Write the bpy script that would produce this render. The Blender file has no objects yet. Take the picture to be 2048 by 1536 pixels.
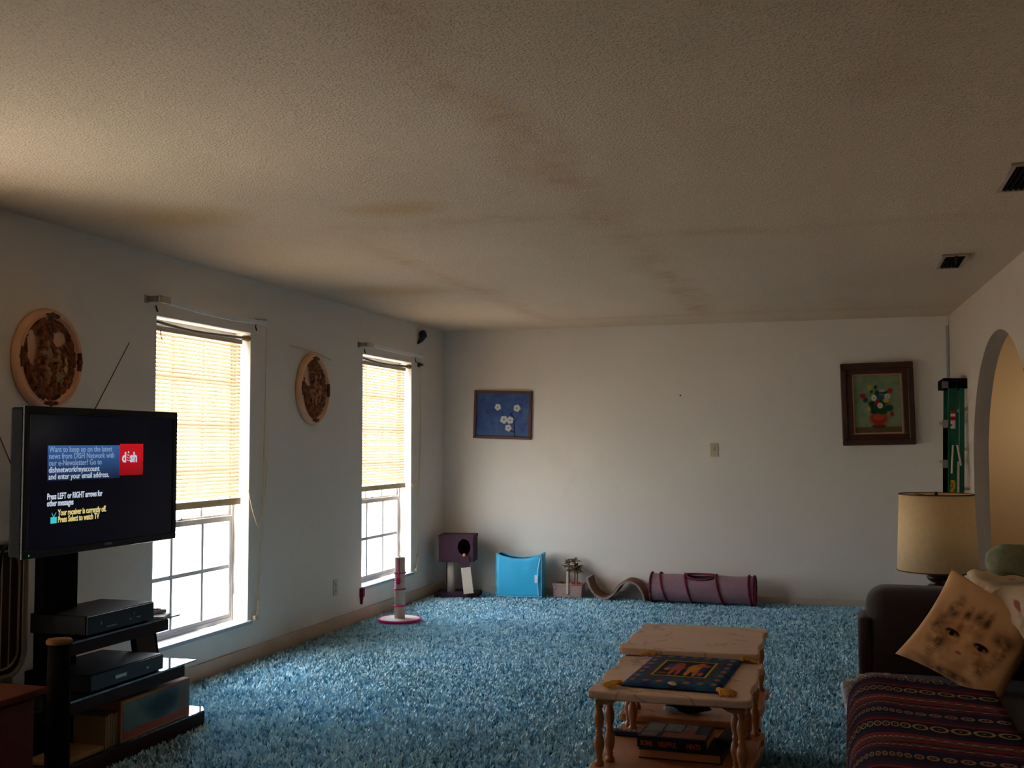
import bpy, bmesh, math, random
from mathutils import Vector, Matrix, noise
random.seed(7)
C = bpy.context.scene.collection
SC = bpy.context.scene
PI = math.pi

# ------------------------------------------------------------------ camera
def look(yaw, pitch, roll):
    cy, sy, cp, sp = math.cos(yaw), math.sin(yaw), math.cos(pitch), math.sin(pitch)
    f = Vector((-sy*cp, cy*cp, sp)); r = Vector((cy, sy, 0)); u = r.cross(f)
    cr, sr = math.cos(roll), math.sin(roll)
    r2 = r*cr + u*sr; u2 = -r*sr + u*cr
    return Matrix((r2, u2, -f)).transposed().to_4x4()
cam = bpy.data.cameras.new('camera'); co = bpy.data.objects.new('camera', cam); C.objects.link(co)
cam.sensor_width = 36; cam.lens = 36*2196.6/2048; cam.clip_start = .05
co.matrix_world = Matrix.Translation((3.653, 0, 1.377)) @ look(0.29372, 0.05401, -0.00132)
SC.camera = co

# ------------------------------------------------------------------ light
W = bpy.data.worlds.new('world'); SC.world = W; W.use_nodes = True
bg = W.node_tree.nodes['Background']
bg.inputs[0].default_value = (.80, .88, 1, 1); bg.inputs[1].default_value = 20.0
sun = bpy.data.lights.new('sun', 'SUN'); sun.energy = 40; sun.angle = .01; sun.color = (1, .90, .74)
so = bpy.data.objects.new('sun', sun); C.objects.link(so)
so.rotation_euler = Vector((.10, .58, -.80)).to_track_quat('-Z', 'Y').to_euler()
WINS = [(5.25, 6.262), (7.985, 9.01), (2.51, 3.52)]
for i, (a, b) in enumerate(WINS):
    l = bpy.data.lights.new('window_portal', 'AREA'); l.shape = 'RECTANGLE'; l.size = 1.84; l.size_y = b-a
    l.cycles.is_portal = True
    o = bpy.data.objects.new('window_portal', l); C.objects.link(o)
    o.location = (-.22, (a+b)/2, 1.17); o.rotation_euler = (0, -PI/2, 0)
pl = bpy.data.lights.new('dining_lamp', 'POINT'); pl.energy = 10; pl.color = (1, .90, .74); pl.shadow_soft_size = .12
po = bpy.data.objects.new('dining_lamp', pl); C.objects.link(po); po.location = (5.42, 9.6, 1.55)
vs = SC.view_settings
vs.view_transform = 'Standard'; vs.look = 'None'; vs.gamma = 1; vs.use_curve_mapping = False; vs.exposure = -0.48
SC.cycles.use_denoising = True
SC.cycles.max_bounces = 10; SC.cycles.diffuse_bounces = 6; SC.cycles.transparent_max_bounces = 12
SC.cycles.sample_clamp_indirect = 12

# ------------------------------------------------------------------ materials
def newmat(name):
    m = bpy.data.materials.new(name); m.use_nodes = True
    return m, m.node_tree, m.node_tree.nodes['Principled BSDF']
def lin(c):
    return tuple(((x/255)/12.92 if x/255 <= .04045 else ((x/255+.055)/1.055)**2.4) for x in c)
def mat(name, col, rough=.6, metal=0, var=.12, vs_=12, bump=0, bs=60, spec=.5, coat=0, sheen=0, stretch=None):
    m, t, p = newmat(name)
    c = lin(col)
    tc = t.nodes.new('ShaderNodeTexCoord'); n = t.nodes.new('ShaderNodeTexNoise'); n.inputs['Scale'].default_value = vs_
    n.inputs['Detail'].default_value = 4
    src = tc.outputs['Object']
    if stretch:
        mp = t.nodes.new('ShaderNodeMapping'); mp.inputs['Scale'].default_value = stretch
        t.links.new(src, mp.inputs['Vector']); src = mp.outputs[0]
    t.links.new(src, n.inputs['Vector'])
    mx = t.nodes.new('ShaderNodeMixRGB')
    mx.inputs[1].default_value = (*[x*(1-var) for x in c], 1); mx.inputs[2].default_value = (*[min(1, x*(1+var)) for x in c], 1)
    t.links.new(n.outputs[0], mx.inputs[0]); t.links.new(mx.outputs[0], p.inputs['Base Color'])
    p.inputs['Roughness'].default_value = rough; p.inputs['Metallic'].default_value = metal
    p.inputs['Specular IOR Level'].default_value = spec
    p.inputs['Coat Weight'].default_value = coat; p.inputs['Sheen Weight'].default_value = sheen
    if bump:
        b = t.nodes.new('ShaderNodeTexNoise'); b.inputs['Scale'].default_value = bs; b.inputs['Detail'].default_value = 3
        t.links.new(src, b.inputs['Vector'])
        k = t.nodes.new('ShaderNodeBump'); k.inputs['Strength'].default_value = bump; k.inputs['Distance'].default_value = .01
        t.links.new(b.outputs[0], k.inputs['Height']); t.links.new(k.outputs[0], p.inputs['Normal'])
    return m
def glow(name, col, s):
    m, t, p = newmat(name)
    p.inputs['Base Color'].default_value = (.01, .01, .01, 1)
    p.inputs['Emission Color'].default_value = (*lin(col), 1); p.inputs['Emission Strength'].default_value = s
    return m

class NG:
    "small expression helper for painted patterns"
    def __init__(s, name, rough=.8, coord='Object'):
        s.m, s.t, s.p = newmat(name); s.p.inputs['Roughness'].default_value = rough
        s.p.inputs['Specular IOR Level'].default_value = .2
        tc = s.t.nodes.new('ShaderNodeTexCoord'); sep = s.t.nodes.new('ShaderNodeSeparateXYZ')
        if coord in ('UV', 'Object', 'Generated'): s.vec = tc.outputs[coord]
        s.t.links.new(s.vec, sep.inputs[0]); s.x, s.y, s.z = sep.outputs
    def op(s, o, a, b=None, c=None):
        n = s.t.nodes.new('ShaderNodeMath'); n.operation = o
        for i, v in enumerate((a, b, c)):
            if v is None: continue
            if isinstance(v, (int, float)): n.inputs[i].default_value = v
            else: s.t.links.new(v, n.inputs[i])
        return n.outputs[0]
    def ell(s, u, v, cx, cy, rx, ry, soft=.15):
        a = s.op('DIVIDE', s.op('SUBTRACT', u, cx), rx); b = s.op('DIVIDE', s.op('SUBTRACT', v, cy), ry)
        d = s.op('SQRT', s.op('ADD', s.op('MULTIPLY', a, a), s.op('MULTIPLY', b, b)))
        return s.ramp(d, 1+soft, 1-soft)
    def ramp(s, d, a, b):
        n = s.t.nodes.new('ShaderNodeMapRange'); s.t.links.new(d, n.inputs[0])
        n.inputs[1].default_value = a; n.inputs[2].default_value = b; n.clamp = True
        return n.outputs[0]
    def rect(s, u, v, x0, x1, y0, y1, e=.0015):
        f = lambda w, a, b: s.op('MULTIPLY', s.ramp(w, a-e, a+e), s.ramp(w, b+e, b-e))
        return s.op('MULTIPLY', f(u, x0, x1), f(v, y0, y1))
    def over(s, base, mask, col):
        n = s.t.nodes.new('ShaderNodeMixRGB'); s.t.links.new(mask, n.inputs[0]) if not isinstance(mask, float) else None
        if isinstance(mask, float): n.inputs[0].default_value = mask
        for i, v in ((1, base), (2, col)):
            if isinstance(v, tuple): n.inputs[i].default_value = (*lin(v), 1)
            else: s.t.links.new(v, n.inputs[i])
        return n.outputs[0]
    def noise(s, sc, det=3, vec=None):
        n = s.t.nodes.new('ShaderNodeTexNoise'); n.inputs['Scale'].default_value = sc; n.inputs['Detail'].default_value = det
        s.t.links.new(vec or s.vec, n.inputs['Vector']); return n.outputs[0]
    def bump(s, h, st=.3, d=.01):
        k = s.t.nodes.new('ShaderNodeBump'); k.inputs['Strength'].default_value = st; k.inputs['Distance'].default_value = d
        s.t.links.new(h, k.inputs['Height']); s.t.links.new(k.outputs[0], s.p.inputs['Normal'])
    def done(s, col):
        s.t.links.new(col, s.p.inputs['Base Color']); return s.m

# ------------------------------------------------------------------ mesh helpers
def obj(name, bm, m=None, parent=None, loc=None, rot=None, smooth=False, bevel=0, subsurf=0, segs=2):
    me = bpy.data.meshes.new(name)
    if isinstance(bm, bmesh.types.BMesh):
        bmesh.ops.recalc_face_normals(bm, faces=bm.faces[:]); bm.to_mesh(me); bm.free()
    else: me = bm
    o = bpy.data.objects.new(name, me); C.objects.link(o)
    if m: me.materials.append(m)
    if parent: o.parent = parent
    if loc: o.location = loc
    if rot: o.rotation_euler = rot
    if smooth:
        for f in me.polygons: f.use_smooth = True
    if bevel:
        b = o.modifiers.new('bevel', 'BEVEL'); b.width = bevel; b.segments = segs; b.limit_method = 'ANGLE'
    if subsurf:
        b = o.modifiers.new('subsurf', 'SUBSURF'); b.levels = subsurf; b.render_levels = subsurf
    return o
def tag(o, label, cat, group=None, kind=None):
    o['label'] = label; o['category'] = cat
    if group: o['group'] = group
    if kind: o['kind'] = kind
    return o
def thing(name, label, cat, loc=(0, 0, 0), rot=(0, 0, 0), group=None):
    o = bpy.data.objects.new(name, None); C.objects.link(o); o.empty_display_size = .1
    o.location = loc; o.rotation_euler = rot
    return tag(o, label, cat, group)
def struct(name, bm, m, **k):
    o = obj(name, bm, m, **k); o['kind'] = 'structure'; return o
def B(): return bmesh.new()
def box(bm, x0, x1, y0, y1, z0, z1, M=None):
    v = [bm.verts.new((x, y, z)) for x in (x0, x1) for y in (y0, y1) for z in (z0, z1)]
    for f in ((0, 1, 3, 2), (4, 6, 7, 5), (0, 4, 5, 1), (2, 3, 7, 6), (0, 2, 6, 4), (1, 5, 7, 3)):
        bm.faces.new([v[i] for i in f])
    if M is not None: bmesh.ops.transform(bm, matrix=M, verts=v)
    return bm
def bx(*a, M=None): return box(B(), *a, M=M)
def lathe(bm, prof, n=24, c=(0, 0, 0), sx=1, sy=1, axis='Z'):
    rings = []
    for r, z in prof:
        ring = []
        for i in range(n):
            a = 2*PI*i/n; p = (r*sx*math.cos(a), r*sy*math.sin(a), z)
            if axis == 'X': p = (z, r*sx*math.cos(a), r*sy*math.sin(a))
            if axis == 'Y': p = (r*sx*math.cos(a), z, r*sy*math.sin(a))
            ring.append(bm.verts.new((c[0]+p[0], c[1]+p[1], c[2]+p[2])))
        rings.append(ring)
    for a, b in zip(rings, rings[1:]):
        for i in range(n): bm.faces.new((a[i], a[(i+1) % n], b[(i+1) % n], b[i]))
    if prof[0][0] > 1e-6: bm.faces.new(rings[0][::-1])
    if prof[-1][0] > 1e-6: bm.faces.new(rings[-1])
    bmesh.ops.remove_doubles(bm, verts=bm.verts[:], dist=1e-6)
    return bm
def tube(bm, pts, r, n=8, cap=True):
    pts = [Vector(p) for p in pts]; rings = []; up = Vector((0, 0, 1))
    for i, p in enumerate(pts):
        d = (pts[min(i+1, len(pts)-1)] - pts[max(i-1, 0)]).normalized()
        s = d.cross(up if abs(d.z) < .95 else Vector((1, 0, 0))).normalized(); t = s.cross(d)
        rr = r[i] if isinstance(r, (list, tuple)) else r
        rings.append([bm.verts.new(p + (s*math.cos(2*PI*k/n) + t*math.sin(2*PI*k/n))*rr) for k in range(n)])
    for a, b in zip(rings, rings[1:]):
        for k in range(n): bm.faces.new((a[k], a[(k+1) % n], b[(k+1) % n], b[k]))
    if cap: bm.faces.new(rings[0][::-1]); bm.faces.new(rings[-1])
    return bm
def curve(p, n=8):
    "catmull-rom through points"
    P = [Vector(q) for q in p]; P = [P[0]*2-P[1]] + P + [P[-1]*2-P[-2]]; out = []
    for i in range(1, len(P)-2):
        for k in range(n):
            t = k/n; a, b, c, d = P[i-1:i+3]
            out.append(.5*((2*b) + (c-a)*t + (2*a-5*b+4*c-d)*t*t + (3*b-a-3*c+d)*t**3))
    out.append(P[-2]); return out
def grid(bm, nu, nv, f, close=False):
    V = [[bm.verts.new(f(i/nu, j/nv)) for j in range(nv+1)] for i in range(nu+1)]
    uv = bm.loops.layers.uv.verify()
    for i in range(nu):
        for j in range(nv):
            fc = bm.faces.new((V[i][j], V[i+1][j], V[i+1][j+1], V[i][j+1]))
            for l, (a, b) in zip(fc.loops, ((i, j), (i+1, j), (i+1, j+1), (i, j+1))): l[uv].uv = (a/nu, b/nv)
    return bm
def blob(bm, c, r, seg=12, rot=None):
    M = Matrix.Translation(c) @ (rot or Matrix()) @ Matrix.Diagonal((*r, 1))
    bmesh.ops.create_uvsphere(bm, u_segments=seg, v_segments=max(6, seg//2+2), radius=1, matrix=M); return bm
def prism(bm, poly, z0, z1, axis='Z'):
    def P(a, b, z): return {'Z': (a, b, z), 'Y': (a, z, b), 'X': (z, a, b)}[axis]
    lo = [bm.verts.new(P(a, b, z0)) for a, b in poly]; hi = [bm.verts.new(P(a, b, z1)) for a, b in poly]
    bm.faces.new(lo[::-1]); bm.faces.new(hi)
    for i in range(len(poly)):
        j = (i+1) % len(poly); bm.faces.new((lo[i], lo[j], hi[j], hi[i]))
    return bm
def text(name, s, size, m, parent, loc, rot, sx=1, offset=0, align='LEFT', spacing=1):
    cu = bpy.data.curves.new(name, 'FONT'); cu.body = s; cu.size = size; cu.offset = offset; cu.align_x = align
    cu.extrude = .0004; cu.space_character = spacing; cu.resolution_u = 3
    t = bpy.data.objects.new('tmp', cu); C.objects.link(t)
    bpy.context.view_layer.update()
    me = bpy.data.meshes.new_from_object(t.evaluated_get(bpy.context.evaluated_depsgraph_get()))
    bpy.data.objects.remove(t); me.materials.clear(); me.materials.append(m)
    o = bpy.data.objects.new(name, me); C.objects.link(o); o.parent = parent
    o.location = loc; o.rotation_euler = rot; o.scale = (sx, 1, 1)
    return o

# ------------------------------------------------------------------ palette
M = {}
M['cream_metal'] = mat('cream_metal', (190, 178, 150), .5, var=.08)
M['white_frame'] = mat('white_window_frame', (168, 168, 172), .45, var=.05)
M['trim'] = mat('trim_paint', (196, 184, 168), .6, var=.08)
M['black'] = mat('black_plastic', (10, 10, 12), .6, var=.1, spec=.04)
M['matte_black'] = mat('matte_black', (15, 13, 14), .8, var=.2, spec=.05)
M['glossblack'] = mat('gloss_black', (12, 12, 15), .3, var=.05, spec=.25)
M['mahogany'] = mat('dark_mahogany', (40, 18, 15), .55, spec=.12, var=.35, vs_=6, stretch=(8, 1, 8))
M['wood'] = mat('honey_oak', (172, 112, 70), .42, var=.25, vs_=7, stretch=(6, 6, 1), bump=.05)
M['slab'] = mat('pink_beige_laminate', (228, 194, 170), .4, var=.13, vs_=14, bump=.03)
g = NG('veined_slab_laminate', .4)
c = g.over((228, 194, 170), g.noise(9, 4), (206, 170, 146))
c = g.over(c, g.op('MULTIPLY', g.ramp(g.op('ABSOLUTE', g.op('SUBTRACT', g.noise(3.2, 4), .5)), .012, .002), .55), (140, 100, 84))
M['slab'] = g.done(c)
M['brown_wood'] = mat('red_brown_wood', (80, 38, 22), .6, spec=.1, var=.25, vs_=5, stretch=(1, 8, 8))
M['sofa'] = mat('dark_brown_velour', (50, 37, 37), .95, var=.2, vs_=20, bump=.15, bs=200, sheen=.15)
M['ivory'] = mat('ivory_plastic', (196, 180, 150), .4, var=.04)
M['tan'] = mat('tan_plastic', (160, 130, 80), .5)
M['cord'] = mat('cream_cord', (205, 185, 140), .8)
M['gold'] = mat('gold_yarn', (206, 150, 48), .9, var=.25, vs_=90, bump=.5, bs=150)
M['brass'] = mat('dark_bronze', (60, 44, 34), .45, metal=.6, var=.25)
M['maroon'] = mat('maroon_binding', (116, 24, 56), .9, var=.15)
M['purple_carpet'] = mat('purple_plush_carpet', (62, 36, 52), 1, var=.35, vs_=40, bump=.6, bs=120)
M['sisal'] = mat('cream_sisal', (200, 186, 170), .95, var=.15, vs_=60, bump=.5, bs=180, stretch=(1, 1, 4))
M['magenta'] = mat('magenta_trim', (205, 26, 110), .8, var=.1)
M['alu'] = mat('aluminium', (170, 165, 160), .4, metal=.7)
M['green_fibre'] = mat('green_fiberglass', (14, 92, 66), .45, var=.12)
M['white'] = mat('white_plastic', (225, 228, 232), .5, var=.03)
M['glass_tip'] = mat('pale_glass_edge', (175, 205, 200), .08, var=.02, coat=1)
M['navy'] = mat('navy_plastic', (20, 24, 52), .4)

def glass_mat():
    m, t, p = newmat('window_glass'); t.nodes.remove(p)
    tr = t.nodes.new('ShaderNodeBsdfTransparent'); gl = t.nodes.new('ShaderNodeBsdfGlossy'); gl.inputs['Roughness'].default_value = .02
    fr = t.nodes.new('ShaderNodeFresnel'); fr.inputs[0].default_value = 1.3; mx = t.nodes.new('ShaderNodeMixShader')
    tr.inputs[0].default_value = (.93, .95, .95, 1)
    mx.inputs[0].default_value = .05; t.nodes.remove(fr); t.links.new(tr.outputs[0], mx.inputs[1]); t.links.new(gl.outputs[0], mx.inputs[2])
    t.links.new(mx.outputs[0], t.nodes['Material Output'].inputs[0]); return m
M['glass'] = glass_mat()
def slat_mat():
    m, t, p = newmat('cream_blind_slat'); t.nodes.remove(p)
    d = t.nodes.new('ShaderNodeBsdfDiffuse'); l = t.nodes.new('ShaderNodeBsdfTranslucent'); mx = t.nodes.new('ShaderNodeMixShader')
    tc = t.nodes.new('ShaderNodeTexCoord'); n = t.nodes.new('ShaderNodeTexNoise'); n.inputs['Scale'].default_value = 5
    r = t.nodes.new('ShaderNodeMixRGB'); r.inputs[1].default_value = (.72, .53, .32, 1); r.inputs[2].default_value = (.82, .64, .42, 1)
    t.links.new(tc.outputs['Object'], n.inputs['Vector']); t.links.new(n.outputs[0], r.inputs[0])
    t.links.new(r.outputs[0], d.inputs[0]); t.links.new(r.outputs[0], l.inputs[0]); mx.inputs[0].default_value = .19
    t.links.new(d.outputs[0], mx.inputs[1]); t.links.new(l.outputs[0], mx.inputs[2])
    t.links.new(mx.outputs[0], t.nodes['Material Output'].inputs[0]); return m
M['slat'] = slat_mat()
def wall_mat(name, col):
    g = NG(name, .85)
    c = g.over(col, g.noise(1.3, 5), tuple(int(x*.96) for x in col))
    c = g.over(c, g.ramp(g.noise(3.1, 8), .62, .8), tuple(int(x*.95) for x in col))
    # scuffed brown grime low on the wall, patchy
    low = g.op('MULTIPLY', g.ramp(g.z, .24, .02), g.ramp(g.noise(2.3, 6), .35, .7))
    c = g.over(c, g.op('MULTIPLY', low, .45), (140, 100, 72))
    g.bump(g.noise(130, 4), .25, .004)
    return g.done(c)
M['wall'] = wall_mat('wall_paint', (230, 221, 210))
M['wall_dimmed'] = wall_mat('dimmed_wall_paint', (202, 184, 164))  # same wall paint, darkened so the right wall looks less lit
M['wall_warm'] = wall_mat('dining_wall_paint', (226, 196, 152))
def ceil_mat():
    g = NG('popcorn_ceiling', .95)
    base = (218, 199, 177); st = (168, 116, 70)
    c = g.over(base, g.noise(1.1, 5), (206, 186, 162))
    wob = g.op('MULTIPLY', g.op('SUBTRACT', g.noise(1.6, 3), .5), .35)
    wx = g.op('ADD', g.x, wob); wy = g.op('ADD', g.y, wob)
    pat = g.ramp(g.noise(1.9, 5), .38, .66); fine = g.ramp(g.noise(9, 4), .2, .7)
    def seam(x0, x1, y0, y1, w, amt):
        if x0 == x1:
            a = g.ramp(g.op('ABSOLUTE', g.op('SUBTRACT', wx, x0)), w, 0); b = g.op('MULTIPLY', g.ramp(g.y, y0-.3, y0+.3), g.ramp(g.y, y1+.2, y1-.2))
        else:
            a = g.ramp(g.op('ABSOLUTE', g.op('SUBTRACT', wy, y0)), w, 0); b = g.op('MULTIPLY', g.ramp(g.x, x0-.15, x0+.15), g.ramp(g.x, x1+.3, x1-.3))
        mk = g.op('MULTIPLY', g.op('MULTIPLY', a, b), g.op('MULTIPLY', g.op('MULTIPLY_ADD', pat, .7, .3), fine))
        return g.op('MULTIPLY', mk, amt)
    for s_ in ((2.58, 2.58, 2.3, 9.2, .17, .72), (1.22, 1.22, 5.2, 9.2, .16, .5), (1.1, 2.6, 4.95, 4.95, .16, .4), (2.55, 4.4, 5.55, 5.55, .15, .38),
               (1.2, 2.7, 9.15, 9.15, .16, .55), (2.7, 4.5, 9.1, 9.1, .2, .3), (3.72, 3.72, 7.4, 9.0, .2, .3), (3.8, 3.8, 2.4, 3.6, .3, .3)):
        c = g.over(c, seam(*s_), st)
    for cx, cy, rx, ry in ((.66, 4.45, .3, .22), (.66, 7.08, .3, .25), (1.75, 4.6, .2, .14)):
        c = g.over(c, g.op('MULTIPLY', g.ell(wx, wy, cx, cy, rx, ry, .6), .5), (190, 148, 84))
    # sparse glitter and dark pits of the sprayed texture
    v = g.t.nodes.new('ShaderNodeTexVoronoi'); v.inputs['Scale'].default_value = 105; g.t.links.new(g.vec, v.inputs['Vector'])
    h = g.op('ADD', g.op('MULTIPLY', g.ramp(v.outputs['Distance'], .55, .1), .8), g.noise(85, 4))
    c = g.over(c, g.op('MULTIPLY', g.ramp(g.noise(120, 2), .58, .70), .4), (120, 100, 86))
    g.bump(h, .5, .005)
    return g.done(c)
M['ceiling'] = ceil_mat()
def brick_mat():
    g = NG('red_brick', .9)
    b = g.t.nodes.new('ShaderNodeTexBrick'); b.inputs['Scale'].default_value = 5
    b.inputs['Color1'].default_value = (.42, .25, .2, 1); b.inputs['Color2'].default_value = (.5, .33, .27, 1); b.inputs['Mortar'].default_value = (.6, .57, .52, 1)
    mp = g.t.nodes.new('ShaderNodeMapping'); mp.inputs['Rotation'].default_value = (PI/2, 0, 0)
    g.t.links.new(g.vec, mp.inputs['Vector']); g.t.links.new(mp.outputs[0], b.inputs['Vector'])
    return g.done(b.outputs[0])
M['brick'] = brick_mat()
M['ground'] = mat('pale_concrete', (214, 206, 192), .9, var=.08, vs_=2)
def carpet_mat():
    g = NG('blue_shag_yarn', .9)
    a = g.t.nodes.new('ShaderNodeAttribute'); a.attribute_name = 'tint'
    f = a.outputs['Fac']
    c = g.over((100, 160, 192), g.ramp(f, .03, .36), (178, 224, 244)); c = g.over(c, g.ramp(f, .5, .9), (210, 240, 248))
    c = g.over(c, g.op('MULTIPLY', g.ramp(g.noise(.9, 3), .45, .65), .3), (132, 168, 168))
    g.p.inputs['Sheen Weight'].default_value = .2
    return g.done(c)
M['carpet'] = carpet_mat()

# ------------------------------------------------------------------ room shell
D = 9.836; H = 2.44; YF = -1.6
def RW(y): return 4.504 + (D-y)*.0361      # right wall runs slightly off square
struct('floor_dining', bx(4.78, 8.6, YF-.1, 12.2, -.2, -.012), mat('tan_vinyl', (176, 140, 100), .5))
struct('floor', bx(-.1, 4.78, YF-.1, 12.2, -.2, -.03), mat('carpet_backing', (30, 78, 98), 1))
struct('ceiling', bx(-.1, 8.6, YF-.1, 12.2, H, H+.12), M['ceiling'])
bm = B()                                    # left wall with three openings
ys = sorted([(a, b) for a, b in WINS]); y = YF-.1
for a, b in ys:
    box(bm, -.14, 0, y, a, -.2, H); box(bm, -.14, 0, a, b, -.2, .25); box(bm, -.14, 0, a, b, 2.09, H); y = b
box(bm, -.14, 0, y, D+.1, -.2, H)
struct('wall_left', bm, M['wall'])
bm = B(); y = YF-.1                         # brick veneer outside
for a, b in ys:
    a2, b2 = a+.03, b-.03
    box(bm, -.20, -.14, y, a2, -.4, H+.1); box(bm, -.20, -.14, a2, b2, -.4, .22); box(bm, -.20, -.14, a2, b2, 2.08, H+.1); y = b2
box(bm, -.20, -.14, y, D+.1, -.4, H+.1)
o = struct('wall_left_exterior', bm, M['brick'])
struct('wall_back', bx(-.14, 4.75, D, D+.1, -.2, H), M['wall'])
struct('wall_front', bx(-.14, 8.6, YF-.1, YF, -.2, H), M['wall'])
# right wall with arched opening
AY, AA, AZ, AB = 7.53, 1.09, 1.22, .87
bm = B(); T = .1
poly = [(YF-.1, -.2), (AY-AA, -.2), (AY-AA, AZ)]
poly += [(AY-AA*math.cos(t*PI/40), AZ+AB*math.sin(t*PI/40)) for t in range(1, 40)]
poly += [(AY+AA, AZ), (AY+AA, -.2), (D, -.2), (D, H), (YF-.1, H)]
lo = [bm.verts.new((RW(a), a, b)) for a, b in poly]; hi = [bm.verts.new((RW(a)+T, a, b)) for a, b in poly]
bm.faces.new(lo); bm.faces.new(hi[::-1])
for i in range(len(poly)):
    j = (i+1) % len(poly); bm.faces.new((lo[i], lo[j], hi[j], hi[i]))
bm.normal_update(); bmesh.ops.triangulate(bm, faces=[f for f in bm.faces if len(f.verts) > 4])
struct('wall_right', bm, M['wall_dimmed'])
struct('wall_dining_back', bx(4.7, 8.5, 10.4, 10.5, -.2, H), M['wall_warm'])
struct('wall_dining_right', bx(8.5, 8.6, YF, 12.2, -.2, H), M['wall_warm'])
struct('wall_dining_left', bx(4.6, 4.7, D+.1, 10.5, -.2, H), M['wall_warm'])
struct('trim_1', bx(4.478, 4.500, D-.018, D, 1.0, 2.36), M['white_frame'], bevel=.003)
struct('baseboard_left', bx(0, .012, YF, D, -.03, .085), mat('baseboard_grimy', (192, 164, 140), .7, var=.3, vs_=3), bevel=.003)
struct('baseboard_back', bx(.012, 4.47, D-.012, D, -.03, .05), M['trim'], bevel=.003)
struct('ground_outside', bx(-60, -.2, -50, 60, -.6, -.4), M['ground'])

# shag carpet: tufts of leaning yarn over the part of the floor the room shows
def shag():
    me = bpy.data.meshes.new('shag_carpet'); V = []; F = []; tint = []
    rnd = random.random; s = .021
    y = 3.0
    while y < D-.01:
        x = .02
        while x < RW(y)-.02:
            cx = x+(rnd()-.5)*s; cy = y+(rnd()-.5)*s
            n1 = noise.noise(Vector((cx*6, cy*6, 0))); n2 = noise.noise(Vector((cx*1.7, cy*1.7, 5)))
            lean = noise.noise(Vector((cx*8, cy*8, 9)))*8
            hh = .026 + .003*n1 + .008*rnd()
            tn = max(0, min(1, .55+.22*n1+.14*n2+(rnd()-.5)*1.1))
            for k in range(3):
                a = rnd()*2*PI; dx = math.cos(a)*.011; dy = math.sin(a)*.011
                lx = math.cos(lean)*.006+(rnd()-.5)*.02; ly = math.sin(lean)*.006+(rnd()-.5)*.02; w = .0055
                px, py = -math.sin(a)*w, math.cos(a)*w; b = len(V)
                V += [(cx-px, cy-py, -.03), (cx+px, cy+py, -.03), (cx+dx*.6+lx*.4+px, cy+dy*.6+ly*.4+py, -.03+hh*.65), (cx+dx*.6+lx*.4-px, cy+dy*.6+ly*.4-py, -.03+hh*.65), (cx+dx+lx, cy+dy+ly, -.03+hh)]
                F += [(b, b+1, b+2, b+3), (b+3, b+2, b+4)]
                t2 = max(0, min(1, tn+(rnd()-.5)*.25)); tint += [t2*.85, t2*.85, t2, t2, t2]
            x += s
        y += s
    me.from_pydata(V, [], F); me.update()
    at = me.attributes.new('tint', 'FLOAT', 'POINT'); at.data.foreach_set('value', tint)
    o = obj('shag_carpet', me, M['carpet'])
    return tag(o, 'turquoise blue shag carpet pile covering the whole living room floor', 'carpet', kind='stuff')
shag()

# ------------------------------------------------------------------ windows
def make_window(i, a, b):
    w = bpy.data.objects.new('window_%d' % i, None); C.objects.link(w); w['kind'] = 'structure'; w.location = (0, a, .25)
    L = b-a; h = 1.84
    f = B(); x0, x1 = -.138, -.108
    box(f, x0, x1, 0, .022, 0, h); box(f, x0, x1, L-.022, L, 0, h); box(f, x0, x1, .022, L-.022, 0, .028); box(f, x0, x1, .022, L-.022, h-.025, h)
    obj('window_frame', f, M['white_frame'], w, bevel=.002)
    for nm, z0, z1, xx in (('lower_sash', .028, .67, -.118), ('upper_sash', .66, h-.025, -.128)):
        s = B(); t = .022; ya, yb = .022, L-.022
        tt = .034 if nm == 'lower_sash' else .02
        box(s, xx-.012, xx+.008, ya, ya+t, z0, z1); box(s, xx-.012, xx+.008, yb-t, yb, z0, z1)
        box(s, xx-.012, xx+.008, ya+t, yb-t, z0, z0+.022); box(s, xx-.012, xx+.008, ya+t, yb-t, z1-tt, z1)
        o = obj(nm, s, M['white_frame'], w, bevel=.002)
        mu = B(); n = 2 if nm == 'lower_sash' else 4
        for k in (1, 2): yy = ya+(yb-ya)*k/3; box(mu, xx-.006, xx+.004, yy-.012, yy+.012, z0+.02, z1-.02)
        for k in range(1, n): zz = z0+(z1-z0)*k/n; box(mu, xx-.0055, xx+.0035, ya+.02, yb-.02, zz-.012, zz+.012)
        obj('muntin_grid', mu, M['white_frame'], o)
        g = B(); v = [g.verts.new(p) for p in ((xx-.002, ya+.02, z0+.02), (xx-.002, yb-.02, z0+.02), (xx-.002, yb-.02, z1-.02), (xx-.002, ya+.02, z1-.02))]; g.faces.new(v)
        obj('pane', g, M['glass'], o)
    latch = bx(-.11, -.10, L*.38, L*.38+.05, .672, .682); box(latch, -.11, -.095, L*.38+.02, L*.38+.035, .682, .69); obj('sash_latch', latch, M['alu'], w)
    obj('window_sill', bx(-.108, .022, -.012 if i != 3 else 0, L+.03, -.02, .004), M['white_frame'], w, bevel=.004)
    return w
for i, (a, b) in enumerate(WINS): make_window(i+1, a, b)

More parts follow.
